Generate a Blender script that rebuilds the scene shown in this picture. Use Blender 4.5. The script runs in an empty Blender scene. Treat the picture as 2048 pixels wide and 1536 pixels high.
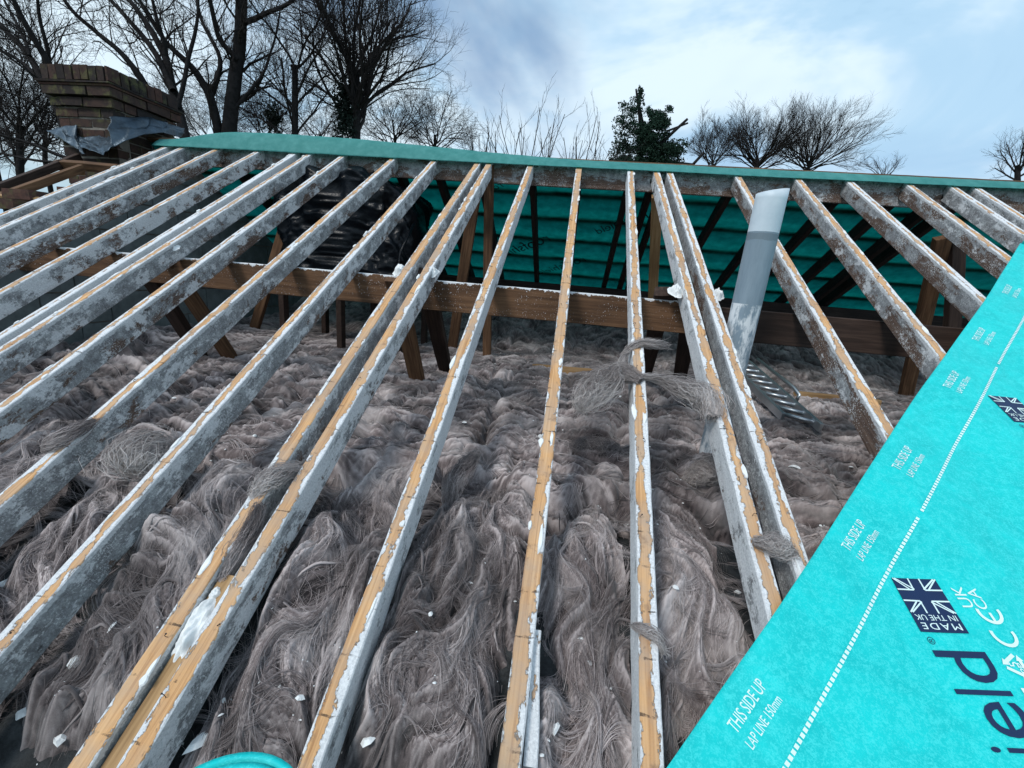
import bpy, math, random
import numpy as np
from mathutils import Vector, Matrix, Euler

random.seed(7)
rng = np.random.default_rng(7)
sc = bpy.context.scene
COL = sc.collection

# ------------------------------------------------------------------ camera
F_PX = 861.3                      # focal length in pixels of the 2048 px wide photo
PIT, YAW, ROL = map(math.radians, (14.335, -6.8865, 4.70))
SLOPE = math.radians(30.42)       # roof pitch
H = 1.16                          # eye above the rafter plane, metres
_f = np.array([math.sin(YAW)*math.cos(PIT), math.cos(YAW)*math.cos(PIT), -math.sin(PIT)])
_r = np.array([math.cos(YAW), -math.sin(YAW), 0.0])
_u = np.cross(_r, _f)
CR = math.cos(ROL)*_r + math.sin(ROL)*_u
CU = -math.sin(ROL)*_r + math.cos(ROL)*_u
CF = _f
cam = bpy.data.cameras.new('camera'); cam_o = bpy.data.objects.new('camera', cam); COL.objects.link(cam_o)
cam.sensor_width = 36; cam.lens = F_PX/2048*36; cam.clip_start = 0.02; cam.clip_end = 3000
cam_o.matrix_world = Matrix(((CR[0], CU[0], -CF[0], 0), (CR[1], CU[1], -CF[1], 0), (CR[2], CU[2], -CF[2], 0), (0, 0, 0, 1)))
sc.camera = cam_o

# ------------------------------------------------------------------ world, sun, exposure
world = bpy.data.worlds.new('World'); sc.world = world; world.use_nodes = True
SUN_EL, SUN_AZ = math.radians(48), math.radians(215)      # azimuth measured from +Y clockwise
def build_world():
    nt = world.node_tree; N = nt.nodes; L = nt.links; N.clear()
    out = N.new('ShaderNodeOutputWorld'); bg = N.new('ShaderNodeBackground'); bg.inputs[1].default_value = 0.106
    sky = N.new('ShaderNodeTexSky'); sky.sky_type = 'NISHITA'; sky.sun_disc = False
    sky.sun_elevation = SUN_EL; sky.sun_rotation = SUN_AZ; sky.air_density = 1.2; sky.dust_density = 1.5; sky.ozone_density = 3.0
    tc = N.new('ShaderNodeTexCoord'); sep = N.new('ShaderNodeSeparateXYZ'); L.new(tc.outputs['Generated'], sep.inputs[0])
    za = N.new('ShaderNodeMath'); za.operation = 'MAXIMUM'; L.new(sep.outputs[2], za.inputs[0]); za.inputs[1].default_value = 0.0
    zb = N.new('ShaderNodeMath'); zb.operation = 'ADD'; L.new(za.outputs[0], zb.inputs[0]); zb.inputs[1].default_value = 0.30
    dv = N.new('ShaderNodeVectorMath'); dv.operation = 'DIVIDE'; L.new(tc.outputs['Generated'], dv.inputs[0])
    cb = N.new('ShaderNodeCombineXYZ'); [L.new(zb.outputs[0], cb.inputs[i]) for i in range(3)]
    L.new(cb.outputs[0], dv.inputs[1])
    def noise(scale, detail, rough, off, dist=0.0):
        mp = N.new('ShaderNodeMapping'); mp.inputs['Location'].default_value = off; mp.inputs['Scale'].default_value = (1, 1, 0.0)
        L.new(dv.outputs[0], mp.inputs[0])
        n = N.new('ShaderNodeTexNoise'); n.inputs['Scale'].default_value = scale; n.inputs['Detail'].default_value = detail
        n.inputs['Roughness'].default_value = rough; n.inputs['Distortion'].default_value = dist
        L.new(mp.outputs[0], n.inputs['Vector']); return n.outputs[0]
    def ramp(src, stops):
        r = N.new('ShaderNodeValToRGB'); L.new(src, r.inputs[0]); e = r.color_ramp.elements
        while len(e) < len(stops): e.new(0.5)
        for el, (p, c) in zip(e, stops): el.position = p; el.color = c
        r.color_ramp.interpolation = 'EASE'; return r.outputs[0]
    cover = ramp(noise(0.85, 5, 0.55, (3.1, 1.7, 0), 0.4), [(0.30, (0.15, 0.15, 0.15, 1)), (0.56, (1, 1, 1, 1))])
    shade = ramp(noise(1.25, 6, 0.58, (8.4, 5.2, 0), 0.5), [(0.30, (0.15, 0.33, 0.54, 1)), (0.42, (0.44, 0.66, 0.86, 1)), (0.56, (0.72, 0.87, 0.98, 1))])
    sc7 = N.new('ShaderNodeVectorMath'); sc7.operation = 'SCALE'; sc7.inputs[3].default_value = 7.6; L.new(shade, sc7.inputs[0])
    mix = N.new('ShaderNodeMix'); mix.data_type = 'RGBA'
    L.new(cover, mix.inputs[0]); L.new(sky.outputs[0], mix.inputs[6]); L.new(sc7.outputs[0], mix.inputs[7])
    L.new(mix.outputs[2], bg.inputs[0]); L.new(bg.outputs[0], out.inputs[0])
build_world()
sun = bpy.data.lights.new('sun', 'SUN'); sun.energy = 1.5; sun.angle = math.radians(14); sun.color = (1, 0.955, 0.90)
sun_o = bpy.data.objects.new('sun', sun); COL.objects.link(sun_o)
sd = Vector((math.sin(SUN_AZ)*math.cos(SUN_EL), math.cos(SUN_AZ)*math.cos(SUN_EL), math.sin(SUN_EL)))
sun_o.rotation_euler = (-sd).to_track_quat('-Z', 'Y').to_euler()
vs = sc.view_settings; vs.view_transform = 'Standard'; vs.look = 'None'; vs.exposure = 0.47; vs.gamma = 1.0; vs.use_curve_mapping = False
sc.render.engine = 'CYCLES'; sc.cycles.use_denoising = True; sc.cycles.max_bounces = 8; sc.cycles.transparent_max_bounces = 8

# ------------------------------------------------------------------ geometry of the place (eye at the origin)
SP, CP = math.sin(SLOPE), math.cos(SLOPE)
NRM = np.array([0, -SP, CP]); UPS = np.array([0, CP, SP])
S_RIDGE = 3.2*H
RY, RZ = H*SP + S_RIDGE*CP, -H*CP + S_RIDGE*SP           # ridge line
FLZ = -0.775                                              # top of the loft insulation
GROUND_Z = -5.6
def ray(u, v): return CF + CR*(u-1024)/F_PX - CU*(v-768)/F_PX
def at_z(u, v, z): d = ray(u, v); return d*(z/d[2])
def at_y(u, v, y): d = ray(u, v); return d*(y/d[1])
def at_x(u, v, x): d = ray(u, v); return d*(x/d[0])
def at_roof(u, v, off=0.0): d = ray(u, v); return d*(-(H-off)/(NRM@d))
def roof_xs(u, v, off=0.0): X = at_roof(u, v, off); return X[0], float(X@UPS)
def roof_pt(x, s, off=0.0): return np.array([x, 0, 0]) + UPS*s + NRM*(-H+off)
def rz(y, off=0.0): return -H*CP + (y-H*SP)/CP*SP + off/CP

# ------------------------------------------------------------------ mesh helpers
class MB:
    def __init__(s): s.v = []; s.f = []
    def add(s, v, f):
        o = len(s.v); s.v += [tuple(map(float, p)) for p in v]; s.f += [tuple(i+o for i in q) for q in f]
    def box(s, c, d, R=None, jit=0.0):
        c = np.array(c, float); d = np.array(d, float)/2
        P = np.array([[x, y, z] for z in (-1, 1) for y in (-1, 1) for x in (-1, 1)])*d
        if jit: P = P + rng.uniform(-jit, jit, P.shape)
        if R is not None: P = P@np.array(R).T
        s.add(P+c, [(0, 2, 3, 1), (4, 5, 7, 6), (0, 1, 5, 4), (2, 6, 7, 3), (0, 4, 6, 2), (1, 3, 7, 5)])
    def tube(s, pts, rad, n=6, cap=True):
        pts = np.array(pts, float); m = len(pts); rad = np.broadcast_to(rad, (m,)) if np.ndim(rad) <= 1 else rad
        t = np.gradient(pts, axis=0); t /= np.linalg.norm(t, axis=1)[:, None]+1e-9
        up = np.array([0, 0, 1.]) if abs(t[0][2]) < .9 else np.array([1., 0, 0])
        a = np.cross(t, up); a /= np.linalg.norm(a, axis=1)[:, None]+1e-9; b = np.cross(t, a)
        th = np.arange(n)*2*np.pi/n
        V = pts[:, None]+rad[:, None, None]*(np.cos(th)[None, :, None]*a[:, None]+np.sin(th)[None, :, None]*b[:, None])
        fs = [(i*n+j, i*n+(j+1) % n, (i+1)*n+(j+1) % n, (i+1)*n+j) for i in range(m-1) for j in range(n)]
        if cap: fs += [tuple(range(n-1, -1, -1)), tuple((m-1)*n+j for j in range(n))]
        s.add(V.reshape(-1, 3), fs)
    def build(s, name, mat, parent=None, smooth=False, bevel=0):
        me = bpy.data.meshes.new(name); me.from_pydata(s.v, [], s.f); me.update()
        return link(name, me, mat, parent, smooth, bevel)
def link(name, me, mat, parent=None, smooth=False, bevel=0):
    if mat is not None and not me.materials: me.materials.append(mat)
    if smooth: me.polygons.foreach_set('use_smooth', [True]*len(me.polygons))
    o = bpy.data.objects.new(name, me); COL.objects.link(o)
    if parent is not None: o.parent = parent
    if bevel:
        m = o.modifiers.new('bevel', 'BEVEL'); m.width = bevel; m.segments = 2; m.limit_method = 'ANGLE'
    return o
def np_mesh(name, V, Fq, attrs=None):
    me = bpy.data.meshes.new(name); V = np.asarray(V, np.float32); Fq = np.asarray(Fq, np.int32)
    me.vertices.add(len(V)); me.vertices.foreach_set('co', V.ravel())
    k = Fq.shape[1]; me.loops.add(Fq.size); me.loops.foreach_set('vertex_index', Fq.ravel())
    me.polygons.add(len(Fq)); me.polygons.foreach_set('loop_start', np.arange(0, Fq.size, k, dtype=np.int32))
    me.polygons.foreach_set('use_smooth', np.ones(len(Fq), bool))
    for nm, a in (attrs or {}).items():
        at = me.attributes.new(nm, 'FLOAT', 'POINT'); at.data.foreach_set('value', np.asarray(a, np.float32).ravel())
    me.update(calc_edges=True); return me
def empty(name, loc=(0, 0, 0)):
    o = bpy.data.objects.new(name, None); COL.objects.link(o); o.location = loc; o.empty_display_size = .1; return o
def tag(o, label=None, cat=None, group=None, kind=None):
    if label: o['label'] = label
    if cat: o['category'] = cat
    if group: o['group'] = group
    if kind: o['kind'] = kind
    return o
def frame(a, b, hint=(0, 0, 1)):
    a = np.array(a, float); b = np.array(b, float); y = (b-a)/np.linalg.norm(b-a)
    x = np.cross(y, hint); x /= np.linalg.norm(x); z = np.cross(x, y); return np.stack([x, y, z], 1)

# ------------------------------------------------------------------ numpy noise
def _hash(i, j, seed):
    n = (i.astype(np.int64)*374761393 + j.astype(np.int64)*668265263 + seed*974634777) & 0xffffffff
    n = ((n ^ (n >> 13))*1274126177) & 0xffffffff
    return ((n ^ (n >> 16)) & 0xffff)/65535.0
def vn(x, y, seed=0):
    xi = np.floor(x); yi = np.floor(y); fx = x-xi; fy = y-yi
    fx = fx*fx*fx*(fx*(fx*6-15)+10); fy = fy*fy*fy*(fy*(fy*6-15)+10)
    a = _hash(xi, yi, seed); b = _hash(xi+1, yi, seed); c = _hash(xi, yi+1, seed); d = _hash(xi+1, yi+1, seed)
    return (a*(1-fx)+b*fx)*(1-fy)+(c*(1-fx)+d*fx)*fy
def fbm(x, y, oct=4, seed=0, gain=.5):
    t = 0; w = 0; a = 1
    for k in range(oct):
        t = t+a*vn(x*2**k, y*2**k, seed+k*17); w += a; a *= gain
    return t/w
def ridged(x, y, oct=3, seed=0):
    t = 0; w = 0; a = 1
    for k in range(oct):
        t = t+a*(1-np.abs(2*vn(x*2**k, y*2**k, seed+k*29)-1)); w += a; a *= .5
    return t/w
def lic(ang, noise_img, steps, ax=1.0, ay=1.0):
    """streaks of NOISE_IMG drawn out along the direction field ANG: the lay of the fibres"""
    h, w = ang.shape; out = np.zeros_like(ang); I0, J0 = np.mgrid[0:h, 0:w].astype(np.float32)
    for sgn in (1, -1):
        I = I0.copy(); J = J0.copy()
        for k in range(steps):
            ii = np.clip(I, 0, h-1).astype(np.int32); jj = np.clip(J, 0, w-1).astype(np.int32)
            a = ang[ii, jj]; out += noise_img[ii, jj]*(1-k/steps)
            J += sgn*np.cos(a)*ax; I += sgn*np.sin(a)*ay
    out -= out.mean(); out /= out.std()+1e-9; return out
def smooth01(a, lo, hi): t = np.clip((a-lo)/(hi-lo), 0, 1); return t*t*(3-2*t)

# ------------------------------------------------------------------ materials
class NT:
    def __init__(s, name):
        s.m = bpy.data.materials.new(name); s.m.use_nodes = True; s.N = s.m.node_tree.nodes; s.L = s.m.node_tree.links
        s.b = s.N['Principled BSDF']; s.tc = None
    def val(s, x):
        return x
    def set(s, sock, x):
        if isinstance(x, (int, float)): sock.default_value = x
        elif isinstance(x, (tuple, list)): sock.default_value = tuple(x)+((1,) if len(x) == 3 and len(sock.default_value) == 4 else ())
        else: s.L.new(x, sock)
    def math(s, op, a, b=0.0, c=None):
        n = s.N.new('ShaderNodeMath'); n.operation = op; s.set(n.inputs[0], a); s.set(n.inputs[1], b)
        if c is not None: s.set(n.inputs[2], c)
        return n.outputs[0]
    def coord(s, kind='Object', rnd=0.0, scale=None):
        if s.tc is None: s.tc = s.N.new('ShaderNodeTexCoord')
        v = s.tc.outputs[kind]
        if rnd:
            oi = s.N.new('ShaderNodeObjectInfo'); k = s.math('MULTIPLY', oi.outputs['Random'], rnd)
            a = s.N.new('ShaderNodeVectorMath'); a.operation = 'ADD'; s.L.new(v, a.inputs[0]); s.L.new(k, a.inputs[1]); v = a.outputs[0]
        if scale: v = s.scale(v, scale)
        return v
    def scale(s, v, sc_):
        m = s.N.new('ShaderNodeMapping'); s.L.new(v, m.inputs[0]); m.inputs['Scale'].default_value = sc_; return m.outputs[0]
    def noise(s, v, scale=5, detail=4, rough=.5, dist=0):
        n = s.N.new('ShaderNodeTexNoise'); s.L.new(v, n.inputs['Vector']); n.inputs['Scale'].default_value = scale
        n.inputs['Detail'].default_value = detail; n.inputs['Roughness'].default_value = rough; n.inputs['Distortion'].default_value = dist
        return n.outputs[0]
    def ramp(s, f, stops, ease=False):
        r = s.N.new('ShaderNodeValToRGB'); s.set(r.inputs[0], f); e = r.color_ramp.elements
        while len(e) < len(stops): e.new(.5)
        for el, (p, c) in zip(e, stops): el.position = p; el.color = (c, c, c, 1) if isinstance(c, (int, float)) else tuple(c)+(1,)
        if ease: r.color_ramp.interpolation = 'EASE'
        return r.outputs[0]
    def mix(s, f, a, b):
        n = s.N.new('ShaderNodeMix'); n.data_type = 'RGBA'; s.set(n.inputs[0], f); s.set(n.inputs[6], a); s.set(n.inputs[7], b); return n.outputs[2]
    def bump(s, h, strength=.5, dist=.01):
        b = s.N.new('ShaderNodeBump'); s.L.new(h, b.inputs['Height']); b.inputs['Strength'].default_value = strength; b.inputs['Distance'].default_value = dist
        s.L.new(b.outputs[0], s.b.inputs['Normal'])
    def done(s, col, rough=.8, spec=.25, metal=0.0):
        s.set(s.b.inputs['Base Color'], col); s.set(s.b.inputs['Roughness'], rough); s.b.inputs['Specular IOR Level'].default_value = spec
        s.b.inputs['Metallic'].default_value = metal; return s.m

def mat_rafter():
    """object colour carries: r bare wood on top, g whiteness of the sides, b brown wood on the sides"""
    t = NT('flaking_rafter'); v = t.coord('Object'); vr = t.coord('Object', 37.0)
    sep = t.N.new('ShaderNodeSeparateXYZ'); t.L.new(v, sep.inputs[0]); X, Y, Z = sep.outputs
    oi = t.N.new('ShaderNodeObjectInfo'); cs = t.N.new('ShaderNodeSeparateColor'); t.L.new(oi.outputs['Color'], cs.inputs[0])
    pr, pg, pb = cs.outputs
    grain = t.noise(t.scale(vr, (70, 2.2, 70)), 1.6, 5, .6, .6)
    wood = t.ramp(grain, [(.25, (.33, .165, .075)), (.5, (.60, .345, .165)), (.75, (.74, .48, .26))])
    wood = t.mix(t.ramp(t.noise(vr, 5, 5, .65), [(.40, 0), (.66, .75)]), wood, (.40, .32, .26))
    wood = t.mix(t.ramp(t.noise(vr, 17, 5, .7), [(.58, 0), (.70, .6)]), wood, (.20, .13, .09))
    oldwood = t.ramp(grain, [(.25, (.06, .040, .032)), (.5, (.13, .088, .070)), (.8, (.24, .165, .125))])
    # crust
    c1 = t.noise(vr, 24, 10, .82); c2 = t.noise(vr, 150, 6, .8)
    white = t.mix(t.ramp(c2, [(.35, 0), (.6, 1)]), (.52, .54, .56), (.80, .81, .82))
    grey = t.ramp(c1, [(.30, (.10, .098, .10)), (.44, (.22, .225, .235)), (.57, (.38, .40, .41)), (.72, (.68, .70, .71))])
    grey = t.mix(t.ramp(c2, [(.36, .55), (.52, 0)]), grey, (.16, .15, .15))
    # top: bare strip with a ragged edge
    edge = t.noise(t.scale(vr, (1, .5, 1)), 19, 9, .74)
    ax = t.math('ABSOLUTE', t.math('ADD', X, t.math('MULTIPLY', t.math('SUBTRACT', t.noise(t.scale(vr, (0, 1, 0)), 3, 3), .5), .022)))
    lim = t.math('ADD', t.math('MULTIPLY', pr, .024), t.math('MULTIPLY', t.math('SUBTRACT', edge, .5), .088))
    bare = t.ramp(t.math('MULTIPLY', t.math('SUBTRACT', lim, ax), 300), [(0, 0), (.6, 1)])
    top = t.mix(bare, white, wood)
    # batten marks across the top every 100 mm
    fy = t.math('FRACT', t.math('MULTIPLY', t.math('ADD', Y, t.math('MULTIPLY', t.noise(vr, 9, 2), .03)), 9.3))
    band = t.math('MULTIPLY', t.math('LESS_THAN', fy, t.math('MULTIPLY', t.noise(vr, 60, 3), .09)), t.ramp(t.noise(vr, 23, 4, .7), [(.50, 0), (.60, 1)]))
    top = t.mix(t.math('MULTIPLY', band, .8), top, (.05, .04, .035))
    top = t.mix(t.ramp(t.noise(t.scale(vr, (1, .5, 1)), 13, 6, .75), [(.66, 0), (.70, .85)]), top, (.045, .04, .04))
    # sides
    n3 = t.noise(t.scale(vr, (1, .45, 1)), 7, 10, .76, .3)
    zlow = t.math('MULTIPLY', Z, -.9)
    bm = t.math('ADD', t.math('ADD', n3, t.math('MULTIPLY', pb, .45)), zlow)
    side = t.mix(t.ramp(bm, [(.68, 0), (.72, 1)]), grey, oldwood)
    wm = t.math('ADD', t.noise(t.scale(vr, (1, .6, 1)), 13, 10, .78), t.math('MULTIPLY', pg, .4))
    side = t.mix(t.ramp(wm, [(.70, 0), (.74, .9)]), side, white)
    speck = t.ramp(t.math('ADD', c2, t.math('MULTIPLY', t.noise(vr, 9, 4), .25)), [(.70, 0), (.74, .8)])
    side = t.mix(speck, side, (.78, .80, .81))
    mould = t.ramp(t.noise(vr, 5.5, 5, .7), [(.64, 0), (.70, .85)])
    side = t.mix(mould, side, (.035, .03, .03))
    edgew = t.math('GREATER_THAN', Z, t.math('ADD', -.016, t.math('MULTIPLY', t.math('SUBTRACT', c1, .5), .05)))
    side = t.mix(t.math('MULTIPLY', edgew, .8), side, white)
    istop = t.math('GREATER_THAN', Z, -.0035)
    col = t.mix(istop, side, top)
    notbare = t.math('SUBTRACT', 1.0, t.math('MULTIPLY', bare, istop))
    hgt = t.math('ADD', t.math('MULTIPLY', notbare, t.math('ADD', .6, t.math('MULTIPLY', c1, .9))), t.math('MULTIPLY', grain, .15))
    t.bump(t.math('ADD', hgt, t.math('MULTIPLY', c2, .35)), 1.0, .005)
    return t.done(col, .9, .15)

def mat_wood(name, dark, mid, light, white=0.0, rough=.8):
    t = NT(name); vr = t.coord('Object', 23.0)
    g = t.noise(t.scale(vr, (45, 2.0, 45)), 1.5, 5, .6, .5)
    col = t.ramp(g, [(.25, dark), (.5, mid), (.78, light)])
    col = t.mix(t.ramp(t.noise(vr, 3, 4), [(.4, 0), (.7, .6)]), col, dark)
    if white:
        sep = t.N.new('ShaderNodeSeparateXYZ'); t.L.new(t.coord('Object'), sep.inputs[0])
        sp = t.ramp(t.noise(vr, 150, 2), [(.66, 0), (.70, 1)])
        sp = t.math('MULTIPLY', sp, t.ramp(t.noise(vr, 6, 3), [(.42, 0), (.6, 1)]))
        up = t.math('GREATER_THAN', sep.outputs[2], t.math('ADD', white, t.math('MULTIPLY', t.math('SUBTRACT', t.noise(vr, 28, 5, .7), .42), .07)))
        col = t.mix(t.math('MAXIMUM', sp, up), col, (.68, .70, .72))
    t.bump(g, .35, .004); return t.done(col, rough, .25)

def mat_wool(name, dk, md, lt, pale):
    t = NT(name); v = t.coord('Object')
    at = t.N.new('ShaderNodeAttribute'); at.attribute_name = 'fib'; f = at.outputs['Fac']
    f = t.math('ADD', f, t.math('MULTIPLY', t.math('SUBTRACT', t.noise(v, 260, 3, .6), .5), .35))
    col = t.ramp(f, [(.08, dk), (.48, md), (.95, lt)])
    col = t.mix(t.ramp(t.noise(v, 4.5, 4, .6), [(.50, 0), (.74, .70)]), col, pale)
    col = t.mix(t.ramp(t.noise(v, 2.2, 3, .5), [(.40, .55), (.55, 0)]), col, dk)
    t.b.inputs['Sheen Weight'].default_value = .25; t.b.inputs['Sheen Roughness'].default_value = .6
    t.bump(t.noise(v, 420, 3, .6), .5, .002)
    return t.done(col, 1.0, .05)

def mat_membrane():
    t = NT('cyan_membrane'); v = t.coord('Object')
    a = t.noise(v, 9, 5, .62, .6); b = t.noise(v, 260, 3, .7); c = t.noise(t.scale(v, (1, 1, 1)), 60, 4, .7, .8)
    col = t.mix(t.ramp(a, [(.35, 0), (.68, 1)]), (.0, .47, .475), (.0, .58, .575))
    col = t.mix(t.ramp(t.math('ADD', t.math('MULTIPLY', b, .5), t.math('MULTIPLY', c, .5)), [(.47, 0), (.58, .6)]), col, (.06, .69, .68))
    t.bump(b, .25, .001); return t.done(col, .55, .3)

def mat_underside(name='green_underlay', c0=(.0, .098, .088), c1=(.003, .160, .142), tl=.65):
    t = NT(name); v = t.coord('Object'); N, L = t.N, t.L
    col = t.mix(t.ramp(t.noise(v, 14, 4, .6), [(.35, 0), (.7, 1)]), c0, c1)
    tr = N.new('ShaderNodeBsdfTranslucent'); L.new(col, tr.inputs[0])
    t.set(t.b.inputs['Base Color'], col); t.b.inputs['Roughness'].default_value = .6; t.b.inputs['Specular IOR Level'].default_value = .2
    mx = N.new('ShaderNodeMixShader'); mx.inputs[0].default_value = tl
    L.new(t.b.outputs[0], mx.inputs[1]); L.new(tr.outputs[0], mx.inputs[2])
    L.new(mx.outputs[0], N['Material Output'].inputs[0]); return t.m

def mat_plain(name, col, rough=.6, spec=.3, metal=0.0, var=.25, scale=12, bump=.2, bd=.003):
    t = NT(name); v = t.coord('Object', 11.0); n = t.noise(v, scale, 6, .62)
    lo = tuple(c*(1-var) for c in col); hi = tuple(min(1, c*(1+var)) for c in col)
    if bump: t.bump(t.noise(v, scale*5, 5, .6), bump, bd)
    return t.done(t.ramp(n, [(.3, lo), (.7, hi)]), rough, spec, metal)

def mat_brick():
    t = NT('old_brick'); vr = t.coord('Object', 50.0); oi = t.N.new('ShaderNodeObjectInfo')
    base = t.ramp(oi.outputs['Random'], [(0, (.03, .027, .027)), (.4, (.062, .040, .034)), (.75, (.095, .052, .042)), (1, (.045, .040, .036))])
    n = t.noise(vr, 22, 6, .7)
    col = t.mix(t.ramp(n, [(.35, .6), (.6, 0)]), base, (.02, .02, .022))
    col = t.mix(t.ramp(t.noise(vr, 9, 5, .7), [(.52, 0), (.68, .75)]), col, (.11, .112, .05))
    t.bump(n, .6, .006); return t.done(col, .95, .1)

def mat_pipe():
    t = NT('grey_plastic_pipe'); v = t.coord('Object'); sep = t.N.new('ShaderNodeSeparateXYZ'); t.L.new(v, sep.inputs[0]); Z = sep.outputs[2]
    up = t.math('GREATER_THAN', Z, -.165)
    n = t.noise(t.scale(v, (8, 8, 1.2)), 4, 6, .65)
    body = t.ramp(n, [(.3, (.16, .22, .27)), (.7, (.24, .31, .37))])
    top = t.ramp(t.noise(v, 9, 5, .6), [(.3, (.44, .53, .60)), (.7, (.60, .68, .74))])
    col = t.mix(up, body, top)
    col = t.mix(t.math('MULTIPLY', t.math('LESS_THAN', t.math('ABSOLUTE', t.math('ADD', Z, .185)), t.math('MULTIPLY', n, .03)), .5), col, (.10, .13, .15))
    fl = t.math('MULTIPLY', t.math('LESS_THAN', Z, -.47), t.ramp(t.noise(t.scale(v, (1, 1, .35)), 22, 5, .7), [(.45, 0), (.56, 1)]))
    col = t.mix(fl, col, (.62, .66, .69))
    return t.done(col, .5, .35)

M = dict(
    rafter=mat_rafter(),
    purlin=mat_wood('brown_purlin', (.045, .024, .014), (.135, .072, .038), (.23, .13, .07), white=-.012),
    strut=mat_wood('brown_strut', (.045, .024, .014), (.14, .075, .04), (.25, .14, .075)),
    darkwood=mat_wood('dark_timber', (.018, .012, .010), (.045, .028, .022), (.085, .055, .042)),
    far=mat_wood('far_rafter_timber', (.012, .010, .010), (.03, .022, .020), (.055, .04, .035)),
    ridge=None,
    batten=mat_wood('batten_timber', (.05, .03, .018), (.13, .08, .045), (.2, .13, .08)),
    newwood=mat_wood('pale_timber', (.22, .13, .06), (.40, .25, .12), (.52, .35, .19)),
    wool=mat_wool('brown_grey_wool', (.018, .014, .015), (.175, .142, .140), (.56, .49, .48), (.56, .51, .50)),
    palewool=mat_wool('pale_wool', (.12, .10, .10), (.40, .355, .345), (.68, .63, .61), (.72, .69, .68)),
    membrane=mat_membrane(), under=mat_underside(),
    ridgecloth=mat_underside('green_ridge_cloth', (.10, .42, .40), (.17, .53, .51), .55),
    ink=mat_plain('navy_ink', (.006, .022, .075), .5, .3, var=.1, bump=0),
    whiteink=mat_plain('white_ink', (.62, .80, .80), .55, .3, var=.08, bump=0),
    greenink=mat_plain('dark_green_ink', (.0, .015, .02), .6, .2, var=.1, bump=0),
    flake=mat_plain('white_lime', (.76, .78, .78), .9, .1, var=.12, scale=40, bump=.6, bd=.003),
    poly=mat_plain('black_polythene', (.004, .006, .009), .28, .22, var=.4, scale=5, bump=.35, bd=.02),
    brick=mat_brick(),
    mortar=mat_plain('lime_mortar', (.20, .185, .165), .95, .1, var=.3, scale=20, bump=.6, bd=.004),
    lead=mat_plain('weathered_lead', (.05, .075, .10), .36, .5, metal=.5, var=.55, scale=7, bump=.6, bd=.012),
    block=mat_plain('grey_block', (.155, .185, .19), .95, .1, var=.3, scale=9, bump=.7, bd=.004),
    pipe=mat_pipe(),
    alu=mat_plain('aluminium', (.50, .54, .57), .32, .5, metal=.85, var=.1, scale=8, bump=0),
    bark=mat_plain('wet_bark', (.022, .021, .022), .95, .1, var=.4, scale=8, bump=.6, bd=.03),
    twig=mat_plain('twig_bark', (.030, .027, .027), .95, .1, var=.3, scale=3, bump=0),
    needles=mat_plain('dark_needles', (.012, .030, .020), .9, .15, var=.5, scale=1.5, bump=0),
    ivy=mat_plain('ivy_leaf', (.012, .022, .018), .8, .2, var=.5, scale=1.5, bump=0),
    ground=mat_plain('grass_ground', (.045, .062, .025), 1, .1, var=.4, scale=.4, bump=.3, bd=.05),
    dirt=mat_plain('sooty_rubble', (.042, .045, .047), 1, .1, var=.6, scale=16, bump=.9, bd=.012),
    iron=mat_plain('rusty_nail', (.03, .022, .02), .7, .4, var=.3, bump=0),
)
M['ridge'] = M['rafter']

# ------------------------------------------------------------------ ground
g = MB(); g.add([(-900, -900, GROUND_Z), (900, -900, GROUND_Z), (900, 900, GROUND_Z), (-900, 900, GROUND_Z)], [(0, 1, 2, 3)])
tag(g.build('ground', M['ground']), 'grassy ground far below the roof', kind='structure')

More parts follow.
